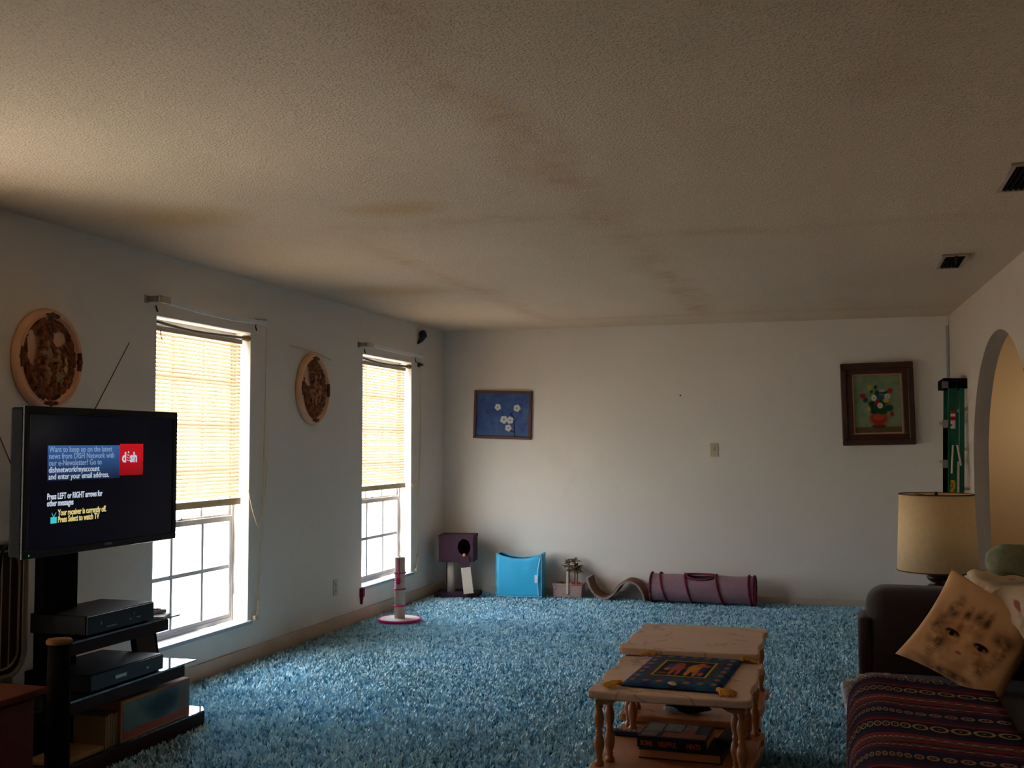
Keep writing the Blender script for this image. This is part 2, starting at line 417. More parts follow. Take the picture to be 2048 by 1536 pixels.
def make_blind(a, b, label, group, n=42, deg=52):
    t = thing('window_blind', label, 'blind', (-.055, a, 2.045), group=group)
    L = b-a-.03
    hr = bx(-.02, .014, .02, L, -.03, .0); obj('headrail', hr, M['cream_metal'], t, bevel=.003)
    s = B(); z = -.045; pitch = .0229
    for k in range(n):
        ang = math.radians(deg); w = .0125
        for e in range(4):
            pass
        cx, cz = math.cos(ang)*w, math.sin(ang)*w
        P = [(-cx, -cz), (-cx*.5-.0006, -cz*.5+.0012), (0-.001, .0016), (cx*.5-.0006, cz*.5+.0012), (cx, cz)]
        P = [(-p, q) for p, q in P]
        sag = .0015*math.sin(k*1.7)
        V = [[s.verts.new((p, .025 if q2 == 0 else L-.005, z+q+sag*q2)) for q2 in (0, 1)] for p, q in P]
        for u, v in zip(V, V[1:]): s.faces.new((u[0], v[0], v[1], u[1]))
        z -= pitch
    obj('slats', s, M['slat'], t, smooth=True)
    br = bx(-.014, .014, .022, L, z-.046, z-.004)
    for q in range(5): box(br, -.0155, .0155, .022, L, z-.043+q*.008, z-.0405+q*.008)
    obj('bottom_rail', br, mat('stacked_slat_vinyl', (226, 196, 146), .5), t, bevel=.002)
    c = B()
    for yy in (.13, L*.5, L-.13): tube(c, [(.016, yy, -.02), (.016, yy, z-.01)], .0008, 4); tube(c, [(-.016, yy, -.02), (-.016, yy, z-.01)], .0008, 4)
    obj('ladder_cords', c, M['cord'], t)
    wd = B(); tube(wd, curve([(.02, .09, -.02), (.024, .085, -.05), (.022, .1, -.08)], 4), .003, 6); obj('tilt_hook', wd, M['tan'], t)
    lc = B(); tube(lc, [(.02, L-.05, -.02), (.022, L-.05, -.6)], .0011, 5); obj('lift_cord', lc, M['cord'], t)
    return t
make_blind(*WINS[0], 'cream horizontal slat blind half lowered in the larger nearer window beside the television', 'cream slat blinds')
make_blind(*WINS[1], 'cream horizontal slat blind half lowered in the far window near the corner', 'cream slat blinds')
make_blind(*WINS[2], 'cream horizontal slat blind fully lowered in the window left of the television', 'cream slat blinds', 76, -38)

def make_tension_rod(a, b, label):
    t = thing('tension_rod', label, 'curtain rod', (-.018, a, 2.05), group='grey spring rods in the window tops')
    L = b-a
    r = B(); tube(r, curve([(0, .0, .012), (0, L*.35, -.008), (0, L*.7, -.004), (0, L-.05, .004)], 6), .009, 8)
    obj('rod', r, mat('grey_painted_steel', (120, 116, 116), .5), t, smooth=True)
    e = B(); lathe(e, [(.014, -.06), (.017, -.055), (.017, -.012), (.02, -.01), (.02, 0)], 14, (0, L, .004), axis='Y')
    obj('end_cap', e, M['tan'], t, smooth=True)
    return t
make_tension_rod(*WINS[0], 'grey sagging spring rod across the top of the nearer window')
make_tension_rod(*WINS[1], 'grey sagging spring rod across the top of the far window')

def make_traverse(y0, y1, z, sag, label, cordlab, group, loopy):
    t = thing('curtain_rod', label, 'curtain rod', (0, y0, z), group='white curtain rods above the windows')
    L = y1-y0
    r = B(); pts = curve([(.075, 0, 0), (.075, L*.3, -sag), (.075, L*.65, -sag*1.3), (.075, L, -.01)], 5)
    for p, q in zip(pts, pts[1:]): box(r, .072, .078, p.y, q.y, p.z-.013, p.z+.013)
    obj('track', r, M['white'], t)
    for k, yy in enumerate((0, L-.004)):
        rb = bx(0, .078, yy, yy+.004, -.016, .016); box(rb, 0, .004, yy-.015, yy+.02, -.022, .022); obj('bracket', rb, M['alu'], t, bevel=.001)
    hb = bx(.066, .085, .02, .11, -.02, .02); obj('overlap_carrier', hb, M['ivory'], t, bevel=.003)
    for yy in (.05, L-.06):
        k = B(); tube(k, curve([(.03, yy, -.03), (.03, yy+.004, -.05), (.034, yy+.01, -.065), (.03, yy+.006, -.045)], 4), .004, 6)
        obj('hook', k, M['brass'], t)
    # pull cord with pulley
    c = thing('pull_cord', cordlab, 'cord', (.02, y1+.1, z-.03), group='cream curtain pull cords')
    k = B(); zb = -(z-.03-.40)
    tube(k, curve([(0, 0, 0), (0, -.02, zb*.4), (0, -.065, zb*.85), (0, -.072, zb)], 6), .0022, 5)
    tube(k, curve([(0, .0, 0), (0, -.012, zb*.4), (0, -.05, zb*.85), (0, -.066, zb)], 6), .0022, 5)
    obj('cord', k, M['cord'], c)
    w = B(); blob(w, (0, -.07, zb-.015), (.008, .01, .022), 10); obj('tassel', w, mat('peach_bead', (210, 150, 110), .5), c, smooth=True)
    pu = B(); tube(pu, [(0, -.074, zb-.03), (0, -.085, zb-.12)], .006, 8); obj('pulley_arm', pu, M['cord'], c)
    pb = bx(-.02, .012, -.125, -.075, zb-.15, zb-.12); obj('pulley_housing', pb, M['ivory'], c, bevel=.006)
    lp = B(); tube(lp, curve([(-.02, -.18+.0, -1.05), (0, -.15, -1.2), (.005, -.075, -1.3), (.005, -.02, -1.12), (0, .02, -.92), (.0, .0, -.86)] if loopy else
        [(-.02, -.2, -1.08), (0, -.14, -1.13), (.004, -.07, -1.0), (.004, -.01, -.75), (0, -.012, -.6)], 6), .0022, 5)
    obj('hanging_loop', lp, M['cord'], c)
    return t
make_traverse(5.15, 6.33, 2.17, .02, 'white sagging curtain rod with brackets above the nearer window', 'cream pull cord with pulley hanging right of the nearer window', '', True)
make_traverse(7.90, 9.09, 2.155, .006, 'white curtain rod with brackets above the far window', 'cream pull cord with pulley hanging right of the far window, by the corner', '', False)

# ------------------------------------------------------------------ things on the walls
plq_ring = mat('terracotta_resin', (244, 180, 136), .5, var=.2, vs_=9, bump=.1)
M['ribbon'] = mat('ribbon_brown', (104, 56, 38), .5, var=.3)
def relief_mat():
    g = NG('antique_relief', .6)
    a = g.t.nodes.new('ShaderNodeAttribute'); a.attribute_name = 'rh'
    n = g.noise(28, 4)
    c = g.over((66, 30, 18), g.ramp(n, .35, .6), (146, 80, 46))
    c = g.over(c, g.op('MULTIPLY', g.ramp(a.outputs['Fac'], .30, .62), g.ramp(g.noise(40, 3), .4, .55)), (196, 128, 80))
    a3 = g.t.nodes.new('ShaderNodeAttribute'); a3.attribute_name = 'fig'
    c = g.over(c, g.op('MULTIPLY', g.ramp(a3.outputs['Fac'], .25, .6), .75), (188, 124, 86)); c = g.over(c, g.op('MULTIPLY', g.op('MULTIPLY', g.ramp(a3.outputs['Fac'], .4, .8), g.ramp(g.noise(13, 2), .48, .58)), .8), (152, 156, 132))
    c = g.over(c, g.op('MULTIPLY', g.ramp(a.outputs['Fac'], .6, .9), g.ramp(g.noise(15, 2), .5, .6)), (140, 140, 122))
    a2 = g.t.nodes.new('ShaderNodeAttribute'); a2.attribute_name = 'gap'
    c = g.over(c, a2.outputs['Fac'], (158, 140, 124))
    return g.done(c)
M['relief'] = relief_mat()
def plaque(y, z, ry, rz, seed, figs, gaps, label):
    t = thing('wall_plaque', label, 'wall plaque', (0, y, z), group='round sculpted plaques')
    p = [(.0, .002), (.98, .002), (1.0, .012), (.99, .028), (.95, .040), (.91, .043), (.89, .036), (.875, .042), (.86, .046), (.845, .040), (.83, .022), (.0, .018)]
    bm = lathe(B(), [(r*.5*2*ry, h) for r, h in p], 64, axis='X', sx=1, sy=rz/ry)
    obj('rim', bm, plq_ring, t, smooth=True)
    for an in (0, 90, 180, 270):      # cross-band ornaments on the rim
        a = math.radians(an); b = B()
        for k in range(-3, 4):
            aa = a+k*.06; q = .045 if k else .07; blob(b, (.036, math.cos(aa)*ry*.87, math.sin(aa)*rz*.87), (.016, ry*q, rz*q), 8)
        obj('ribbon_ornament', b, M['ribbon'], t, smooth=True)
    me = bpy.data.meshes.new('relief'); V = []; F = []; rh = []; gp = []; fg = [0]
    N, A = 34, 72
    V.append((.02, 0, 0)); rh.append(.4); gp.append(0)
    for i in range(1, N+1):
        for k in range(A):
            r = i/N*.845; a = 2*PI*k/A; u, v = r*math.cos(a), r*math.sin(a); h = 0
            q = Vector((u*4+seed, v*4, seed))
            fol = .35+.9*abs(noise.noise(q*2.2))+.5*noise.noise(q*4.5)
            fh = 0
            for fx, fz, sx, sz in figs:
                d = ((u-fx)/sx)**2+((v-fz)/sz)**2
                if d < 1: fh = max(fh, math.sqrt(1-d))
            g_ = 0
            for fx, fz, sx, sz in gaps:
                d = ((u-fx)/sx)**2+((v-fz)/sz)**2
                if d < 1 and fh < .2: g_ = 1
            hh = max(fol*.6, fh*(.62+.5*noise.noise(q*3.1))) if not g_ else 0
            hh = max(0, hh)*(1-(r/.86)**8)
            V.append((.018+.045*hh, u*ry, v*rz)); rh.append(hh); gp.append(g_); fg.append(fh)
    for k in range(A): F.append((0, 1+k, 1+(k+1) % A))
    for i in range(N-1):
        for k in range(A):
            a, b = 1+i*A+k, 1+i*A+(k+1) % A; F.append((a, a+A, b+A, b))
    me.from_pydata(V, [], F); me.update()
    for nm, d in (('rh', rh), ('gap', gp), ('fig', fg)):
        at = me.attributes.new(nm, 'FLOAT', 'POINT'); at.data.foreach_set('value', d)
    obj('relief_scene', me, M['relief'], t, smooth=True)
    return t
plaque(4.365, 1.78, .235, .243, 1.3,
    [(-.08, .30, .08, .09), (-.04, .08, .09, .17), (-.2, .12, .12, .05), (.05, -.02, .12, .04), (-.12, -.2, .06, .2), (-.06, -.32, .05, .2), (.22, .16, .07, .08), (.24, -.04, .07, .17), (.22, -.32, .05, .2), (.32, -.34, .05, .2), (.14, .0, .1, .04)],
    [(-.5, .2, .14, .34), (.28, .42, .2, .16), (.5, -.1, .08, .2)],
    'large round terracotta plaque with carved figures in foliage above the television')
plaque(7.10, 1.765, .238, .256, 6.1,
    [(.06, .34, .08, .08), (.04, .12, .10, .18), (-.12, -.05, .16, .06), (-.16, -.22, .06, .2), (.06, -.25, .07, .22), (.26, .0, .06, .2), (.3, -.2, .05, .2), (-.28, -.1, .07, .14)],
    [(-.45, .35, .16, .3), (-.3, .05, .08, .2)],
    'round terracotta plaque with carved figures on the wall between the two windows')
bm = B(); tube(bm, curve([(.012, 6.76, 2.052), (.015, 7.0, 2.04), (.015, 7.2, 2.025), (.012, 7.40, 1.995)], 5), [.004]*16, 6)
tag(obj('dried_stalk', bm, M['cord']), 'thin dried tan stalk hanging above the round plaque between the windows', 'stalk')
bm = B(); tube(bm, [(0, 9.15, 2.27), (.03, 9.16, 2.30), (.045, 9.18, 2.345), (.03, 9.2, 2.37), (.015, 9.21, 2.375)], [.008, .02, .036, .034, .012], 10)
tag(obj('wall_bracket', bm, M['navy'], smooth=True), 'dark teardrop shaped bracket high on the wall above the far window', 'bracket')
bm = bx(0, .045, 9.155, 9.19, 2.07, 2.095); box(bm, 0, .01, 9.145, 9.2, 2.06, 2.105)
tag(obj('curtain_holdback', bm, M['navy'], bevel=.006), 'small dark hook on the wall just below the far curtain rod end', 'hook')
bm = bx(0, .03, 7.95, 7.985, .18, .245); prism(bm, [(7.955, .18), (7.985, .18), (7.965, .12)], 0, .02, 'X')
tag(obj('sill_hook', bm, M['maroon']), 'small dark maroon hook below the left end of the far window sill', 'hook')

def outlet(name, label, cat, loc, rotz, switch):
    t = thing(name, label, cat, loc, (0, 0, rotz))
    obj('cover_plate', bx(-.036, .036, -.006, 0, -.06, .06), M['ivory'], t, bevel=.003)
    if switch:
        obj('toggle', bx(-.005, .005, -.018, -.005, -.004, .014), M['ivory'], t, bevel=.001)
        for s in (-1, 1): obj('screw', lathe(B(), [(.004, -.0075), (.004, -.005)], 8, (0, 0, s*.032), axis='Y'), M['alu'], t)
    else:
        for s in (-1, 1):
            so_ = obj('socket', lathe(B(), [(.017, -.009), (.017, -.004)], 16, (0, 0, s*.023), axis='Y'), M['ivory'], t)
            sl = bx(-.007, -.004, -.0098, -.0088, s*.023-.004, s*.023+.006); box(sl, .004, .007, -.0098, -.0088, s*.023-.004, s*.023+.006)
            obj('slots', sl, M['black'], so_)
    return t
outlet('power_outlet', 'ivory power outlet low on the wall between the two windows', 'outlet', (0, 7.516, .305), PI/2, False)
outlet('light_switch', 'ivory light switch plate in the middle of the back wall', 'switch', (2.545, D, 1.317), 0, True)
bm = B(); lathe(bm, [(.0, -.012), (.007, -.011), (.008, -.008), (.003, -.007), (.003, 0)], 8, (2.253, D, 1.803), axis='Y')
tag(obj('wall_nail', bm, M['brass']), 'small nail in the blank back wall left of the light switch', 'nail')

def ring_frame(bm, w, h, t, y0, y1, inset=0):
    w, h = w/2-inset, h/2-inset
    box(bm, -w, w, y0, y1, h-t, h); box(bm, -w, w, y0, y1, -h, -h+t)
    box(bm, -w, -w+t, y0, y1, -h+t, h-t); box(bm, w-t, w, y0, y1, -h+t, h-t); return bm
# blue blossom painting
t = thing('blossom_painting', 'blue painting of white blossoms on a dark branch in a thin brown frame', 'painting', (.589, D, 1.644), (0, math.radians(1.9), 0))
obj('frame', ring_frame(B(), .566, .452, .026, -.026, 0), mat('red_mahogany_frame', (84, 40, 30), .5, var=.3), t, bevel=.003)
g = NG('blue_blossom_canvas', .6)
c = g.over((46, 72, 132), g.ramp(g.noise(7, 4), .3, .7), (74, 104, 150)); c = g.over(c, g.ramp(g.noise(18, 5), .55, .7), (52, 62, 120))
c = g.over(c, g.ramp(g.z, -.12, -.2), (74, 100, 142))
def fx(px, py): return ((px-730)*.0006, (757-py)*.00055)   # photo crop of the canvas to metres
def seg(g, c, p, q, w, col):
    # thin stroke from p to q
    dx, dz = q[0]-p[0], q[1]-p[1]; L = math.hypot(dx, dz); ux, uz = dx/L, dz/L
    a = g.op('ADD', g.op('MULTIPLY', g.op('SUBTRACT', g.x, p[0]), ux), g.op('MULTIPLY', g.op('SUBTRACT', g.z, p[1]), uz))
    b = g.op('ADD', g.op('MULTIPLY', g.op('SUBTRACT', g.x, p[0]), -uz), g.op('MULTIPLY', g.op('SUBTRACT', g.z, p[1]), ux))
    m_ = g.op('MULTIPLY', g.op('MULTIPLY', g.ramp(a, -.003, .001), g.ramp(a, L+.003, L)), g.ramp(g.op('ABSOLUTE', b), w, w*.5))
    return g.over(c, m_, col)
for p, q, w in (((940, 1120), (925, 950), .008), ((925, 950), (910, 790), .006), ((910, 790), (860, 730), .005), ((925, 880), (965, 820), .004), ((935, 1050), (860, 1020), .006), ((740, 760), (715, 680), .003), ((905, 700), (870, 750), .003)):
    c = seg(g, c, fx(*p), fx(*q), w, (22, 24, 44))
for px, py, r in ((648, 628, .030), (960, 638, .033), (755, 838, .036), (855, 845, .033), (828, 978, .031)):
    cx, cz = fx(px, py)
    for k in range(5):
        a = k*2*PI/5+px; c = g.over(c, g.ell(g.x, g.z, cx+math.cos(a)*r*.55, cz+math.sin(a)*r*.55, r*.5, r*.5, .2), (206, 204, 196))
    c = g.over(c, g.ell(g.x, g.z, cx, cz, r*.22, r*.22, .3), (110, 100, 70))
obj('canvas', bx(-.258, .258, -.012, -.002, -.201, .201), g.done(c), t)
# flower vase painting
t = thing('flower_painting', 'green still life painting of a red vase of flowers in a wide dark wooden frame', 'painting', (3.925, D, 1.708), (0, math.radians(-1.2), 0))
fr = obj('frame', ring_frame(ring_frame(B(), .59, .70, .05, -.045, 0), .59, .70, .05, -.032, 0, .045), mat('dark_walnut_frame', (62, 32, 20), .45, var=.5, vs_=9), t, bevel=.008)
obj('liner', ring_frame(B(), .42, .53, .022, -.026, 0), mat('gilt_liner', (172, 122, 84), .5), t, bevel=.002)
g = NG('flower_vase_canvas', .6)
c = g.over((112, 130, 96), g.ramp(g.noise(6, 4), .3, .7), (132, 142, 104)); c = g.over(c, g.ramp(g.noise(16, 4), .5, .75), (96, 118, 92))
c = g.over(c, g.ramp(g.z, -.19, -.20), (88, 72, 46))
def fv(px, py): return ((px-692)*.00053, (792-py)*.00056)
for px, py, rx, ry, col in ((700, 1130, 110, 30, (52, 40, 26)), (705, 1010, 143, 115, (150, 40, 22)), (700, 985, 90, 60, (168, 66, 36)), (640, 880, 70, 70, (18, 62, 40)), (760, 890, 90, 70, (20, 66, 44)), (700, 800, 130, 90, (26, 70, 46)),
    (600, 790, 45, 40, (14, 58, 46)), (690, 640, 40, 60, (16, 60, 50)), (800, 620, 70, 30, (22, 60, 44)), (670, 540, 26, 32, (14, 56, 48)), (605, 600, 24, 34, (20, 66, 40)), (510, 730, 40, 40, (40, 60, 66)), (870, 860, 60, 50, (20, 66, 44)), (740, 700, 60, 50, (50, 74, 84)),
    (780, 770, 60, 30, (28, 74, 44)), (470, 665, 46, 40, (166, 26, 26)), (893, 598, 38, 40, (166, 22, 28)), (905, 950, 32, 38, (150, 34, 40)), (685, 770, 38, 42, (160, 20, 24)), (585, 545, 34, 42, (186, 160, 44)), (825, 745, 46, 32, (190, 160, 54)),
    (556, 870, 30, 34, (176, 156, 52)), (640, 700, 38, 46, (206, 200, 184)), (845, 680, 42, 40, (190, 190, 180)), (730, 820, 40, 40, (208, 206, 170)), (770, 595, 52, 18, (160, 160, 160)), (728, 820, 10, 12, (70, 60, 30)), (642, 704, 10, 12, (90, 70, 60)), (850, 686, 10, 10, (60, 60, 50))):
    cx, cz = fv(px, py); c = g.over(c, g.ell(g.x, g.z, cx, cz, rx*.00053, ry*.00056, .25), col)
obj('canvas', bx(-.195, .195, -.014, -.002, -.25, .25), g.done(c), t)

# ceiling vents
def vent(loc, label, lever):
    t = thing('ceiling_vent', label, 'vent', loc, group='ceiling air vents')
    f = B(); w, l, k = .075, .24, .022
    for a in (box(f, -w, w, -l, -l+k, -.012, 0), box(f, -w, w, l-k, l, -.012, 0), box(f, -w, -w+k, -l+k, l-k, -.012, 0), box(f, w-k, w, -l+k, l-k, -.012, 0)): pass
    obj('frame', f, mat('bronze_vent_paint', (170, 148, 130), .5), t, bevel=.002)
    s = B(); n = 5
    for i in range(n):
        xx = -w+k+(2*w-2*k)*(i+.5)/n
        box(s, -.008, .008, -l+k, l-k, -.0008, .0008, M=Matrix.Translation((xx, 0, -.006)) @ Matrix.Rotation(.9, 4, 'Y'))
    obj('louvres', s, M['matte_black'], t)
    obj('duct_backing', bx(-w+k, w-k, -l+k, l-k, -.0015, 0), M['matte_black'], t)
    if lever: obj('lever', bx(-.006, .006, -l-.02, -l+.01, -.06, -.012), M['brass'], t, bevel=.002)
    return t
vent((4.272, 6.845, H), 'brown ceiling air vent with a lever near the right wall', True)
vent((4.352, 4.74, H), 'brown ceiling air vent cut by the right edge of the photo', False)

# ------------------------------------------------------------------ television and stand
XT = .60
tv = thing('television', 'black flat screen television showing a satellite receiver message', 'television', (XT, 4.05, 1.225))
obj('cabinet', bx(-.07, -.004, -.505, .505, -.29, .297), M['black'], tv, bevel=.01)
obj('rear_housing', bx(-.12, -.071, -.3, .3, -.2, .15), M['matte_black'], tv, bevel=.015)
bz = ring_frame(B(), 1.02, .598, .03, -.005, .006); bmesh.ops.rotate(bz, cent=(0, 0, 0), matrix=Matrix.Rotation(PI/2, 3, 'Z'), verts=bz.verts[:])
bmesh.ops.translate(bz, vec=(0, 0, .003), verts=bz.verts[:])
obj('bezel', bz, M['glossblack'], tv, bevel=.003)
scr = NG('screen_black', .15); scr.p.inputs['Emission Color'].default_value = (.002, .004, .012, 1); scr.p.inputs['Emission Strength'].default_value = .4
sc_ = obj('screen', bx(-.004, .0005, -.48, .48, -.265, .27), scr.done(scr.over((6, 7, 12), scr.noise(2), (8, 8, 14))), tv)
R90 = (PI/2, 0, PI/2)
def quad(name, y0, y1, z0, z1, m, parent, x=.001):
    return obj(name, bx(0, x, y0-4.05, y1-4.05, z0-1.225, z1-1.225), m, parent)
g = NG('message_panel_glow', .4); grad = g.ramp(g.z, .148, .0)
c = g.over((70, 118, 190), grad, (26, 38, 66))
g.t.links.new(c, g.p.inputs['Emission Color']); g.p.inputs['Emission Strength'].default_value = .8; g.p.inputs['Base Color'].default_value = (0, 0, 0, 1)
quad('message_panel', 3.676, 4.133, 1.228, 1.371, g.m, sc_)
g = NG('red_logo_glow', .4); c = g.over((226, 18, 34), g.ramp(g.z, .1, .0), (150, 6, 20))
g.t.links.new(c, g.p.inputs['Emission Color']); g.p.inputs['Emission Strength'].default_value = .9; g.p.inputs['Base Color'].default_value = (0, 0, 0, 1)
quad('logo_panel', 4.133, 4.300, 1.238, 1.377, g.m, sc_)
wtx = glow('white_text_glow', (215, 228, 245), 1.0); gtx = glow('grey_text_glow', (150, 176, 214), .9); ytx = glow('yellow_text_glow', (246, 226, 140), 1.0); cyn = glow('cyan_icon_glow', (70, 225, 235), 1.0)
def scrt(s, y, z, size, m, sx, off=0):
    return text('screen_text', s, size, m, sc_, (.0016, y-4.05, z-1.225), R90, sx, off)
zz = 1.3445
for i, s in enumerate(('Want to keep up on the latest', 'news from DISH Network with', 'our e-Newsletter? Go to', 'dishnetwork/myaccount', 'and enter your email address.')):
    scrt(s, 3.682, zz-i*.0275, .0335, gtx if i < 3 else wtx, (.96, .96, .96, .96, .94)[i], .0002)
for s, z, m, y, k in (('Press LEFT or RIGHT arrows for', 1.155, wtx, 3.676, .73), ('other messages', 1.128, wtx, 3.676, .73), ('Your receiver is currently off.', 1.0875, ytx, 3.742, .73), ('Press Select to watch TV', 1.060, ytx, 3.742, .73)):
    scrt(s, y, z, .0345, m, k, .0009)
scrt('d', 4.148, 1.297, .062, wtx, .95, .002); scrt('sh', 4.204, 1.297, .062, wtx, .95, .002)
dots = B()
for k, r in enumerate((.0048, .0036, .0036, .0036)):
    zz = (.112, .100, .0885, .077)[k]
    if k == 0: blob(dots, (.0016, 4.193-4.05, zz+.003), (.0006, r, r), 10)
    else:
        pts = [(.0018, 4.193-4.05+math.cos(a)*(.004+.002*k), zz+.006+math.sin(a)*.006) for a in [PI+j*PI/6 for j in range(7)]]
        tube(dots, pts, .0011, 5)
obj('logo_signal_arcs', dots, wtx, sc_)
ic = bx(.0005, .0016, 3.70-4.05, 3.735-4.05, 1.058-1.225, 1.083-1.225)
tube(ic, [(.0012, 3.717-4.05, 1.083-1.225), (.0012, 3.706-4.05, 1.1-1.225)], .0015, 4); tube(ic, [(.0012, 3.717-4.05, 1.083-1.225), (.0012, 3.731-4.05, 1.1-1.225)], .0015, 4)
obj('receiver_icon', ic, cyn, sc_)
text('brand_mark', 'DYNEX', .013, mat('silver_print', (150, 150, 155), .4), tv, (.0065, -.018, -.281), R90, 1.1, .0003)
obj('power_light', blob(B(), (.006, -.475, -.283), (.002, .003, .003), 8), glow('green_led', (60, 230, 90), 1), tv)

st = thing('television_stand', 'dark wood television stand with open shelves and a tall back post', 'television stand', (.42, 4.2, 0))
def sy(v): return v-4.2
def sx_(v): return v-.42
obj('base', prism(B(), [(sx_(.2), sy(3.96)), (sx_(.6), sy(3.64)), (sx_(.6), sy(4.84)), (sx_(.2), sy(4.84))], -.02, .058), M['mahogany'], st, bevel=.006)
obj('post', bx(sx_(.30), sx_(.36), sy(3.97), sy(4.18), .058, 1.45), M['matte_black'], st, bevel=.006)
obj('mount_arm', bx(sx_(.36), sx_(.48), sy(3.95), sy(4.1), 1.1, 1.35), M['matte_black'], st, bevel=.006)
for z0, z1, ya, yb, tip in ((.262, .315, 3.64, 4.66, 4.76), (.505, .556, 3.78, 4.52, 4.62)):
    sh = B(); prism(sh, [(sx_(.2), sy(ya+.34)), (sx_(.56), sy(ya+.02)), (sx_(.60), sy(ya+.06)), (sx_(.60), sy(yb)), (sx_(.2), sy(yb))], z0, z1)
    s_ = obj('shelf', sh, M['mahogany'], st, bevel=.004)
    gp = prism(B(), [(sx_(.2), sy(ya+.34)), (sx_(.57), sy(ya+.02)), (sx_(.605), sy(ya+.06)), (sx_(.595), sy(tip)), (sx_(.30), sy(tip-.02)), (sx_(.2), sy(tip-.05))], z1, z1+.008)
    obj('glass_top', gp, mat('smoked_glass_top', (26, 34, 44), .05, var=.02, coat=1), s_)
obj('base_glass_top', prism(B(), [(sx_(.2), sy(3.98)), (sx_(.59), sy(3.66)), (sx_(.605), sy(4.82)), (sx_(.56), sy(4.88)), (sx_(.2), sy(4.86))], .058, .066), mat('smoked_base_glass', (30, 40, 52), .05, coat=1), st)

def device(name, label, cat, x0, x1, y0, y1, z0, z1, extras):
    t = thing(name, label, cat, ((x0+x1)/2, (y0+y1)/2, z0)); X = (x1-x0)/2; Y = (y1-y0)/2; Z = z1-z0
    obj('casing', bx(-X, X-.006, -Y, Y, .004, Z), mat(name+'_casing', (12, 12, 16), .45, var=.08, spec=.06), t, bevel=.004)
    obj('front_panel', bx(X-.006, X, -Y+.003, Y-.003, .006, Z-.004), M['glossblack'], t, bevel=.002)
    for (ya, yb, za, zb) in extras: obj('button', bx(X, X+.003, ya, yb, za, zb), M['alu'], t, bevel=.0005)
    for a in (-1, 1): obj('foot', bx(X-.05, X-.02, a*(Y-.04)-.012, a*(Y-.04)+.012, 0, .006), M['black'], t)
    return t
device('satellite_receiver', 'black satellite receiver box on the upper shelf under the television', 'receiver', .30, .59, 3.95, 4.42, .565, .652,
       [(-.15, -.145, .04, .055), (.05, .06, .03, .036), (.08, .085, .05, .06), (.1, .13, .033, .037)] + [(-.11+k*.012, -.104+k*.012, .022, .028) for k in range(6)])
device('video_player', 'black video player on the middle shelf of the television stand', 'video player', .25, .59, 3.98, 4.50, .324, .40, [(-.1, -.02, .03, .045), (.12, .14, .03, .04)])
# remote and notepad on upper shelf
t = thing('remote_control', 'silver remote control with rows of keys lying on the end of the upper stand shelf', 'remote control', (.50, 4.50, .576), (0, 0, math.radians(64)))
obj('body', bx(-.085, .085, -.024, .024, 0, .018), mat('silver_plastic', (170, 175, 190), .3), t, bevel=.005)
for i in range(9):
    for j in range(3): obj('key', bx(-.07+i*.015, -.061+i*.015, -.016+j*.012, -.008+j*.012, .018, .022), M['black'], t)
t = thing('notepad', 'small white notepad under the remote on the upper stand shelf', 'notepad', (.54, 4.51, .5645), (0, 0, .4))
obj('pages', bx(-.05, .05, -.07, .07, 0, .01), M['white'], t, bevel=.001)
# small leaning black speaker frame
t = thing('small_monitor', 'small black framed screen leaning on the middle stand shelf by the window', 'small screen', (.44, 4.585, .3235), (0, math.radians(-14), math.radians(-20)))
obj('frame', bx(-.012, .012, -.07, .07, .0, .155), M['black'], t, bevel=.01)
obj('panel', bx(.012, .014, -.052, .052, .025, .135), mat('dim_panel', (34, 30, 34), .5), t)
obj('strut', prism(B(), [(-.012, .1), (-.012, .085), (-.07, 0), (-.06, 0)], -.01, .01, 'Y'), M['black'], t)
# canister with tan lid
t = thing('canister', 'black cylindrical canister with a tan lid at the left end of the television stand', 'canister', (.655, 3.70, 0.03))
obj('body', lathe(B(), [(.0, -.05), (.046, -.05), (.048, .0), (.046, .3), (.042, .555), (.0, .555)], 24), M['matte_black'], t, smooth=True)
obj('lid', lathe(B(), [(.0, .556), (.049, .556), (.051, .566), (.045, .574), (.0, .575)], 24), mat('tan_lid', (112, 76, 46), .7, spec=.1), t, smooth=True)
# cardboard box with printed front
t = thing('printed_box', 'long cardboard box with a blue green printed picture on the stand base', 'box', (.5, 4.445, .0665))
obj('carton', bx(-.09, .095, -.265, .265, 0, .18), mat('cardboard', (150, 96, 62), .8, var=.15), t, bevel=.002)
g = NG('printed_picture', .5)
c = g.over((46, 84, 92), g.ramp(g.noise(6, 3), .4, .6), (88, 110, 104)); c = g.over(c, g.ell(g.y, g.z, .05, .11, .13, .05, .4), (24, 52, 60))
c = g.over(c, g.ell(g.y, g.z, .2, .09, .035, .06, .4), (110, 88, 80)); c = g.over(c, g.ramp(g.z, .05, .04), (150, 70, 48))
obj('printed_front', bx(.095, .0965, -.252, .258, .012, .168), g.done(c), t)
t = thing('magazine_stack', 'small stack of yellowed magazines standing beside the printed box', 'magazines', (.5, 4.13, .0665))
for k in range(5): obj('magazine', bx(-.08, .085, -.04+k*.017, -.026+k*.017, 0, .135+.004*(k % 3)), mat('aged_paper', (120-6*k, 96-4*k, 54), .8), t)
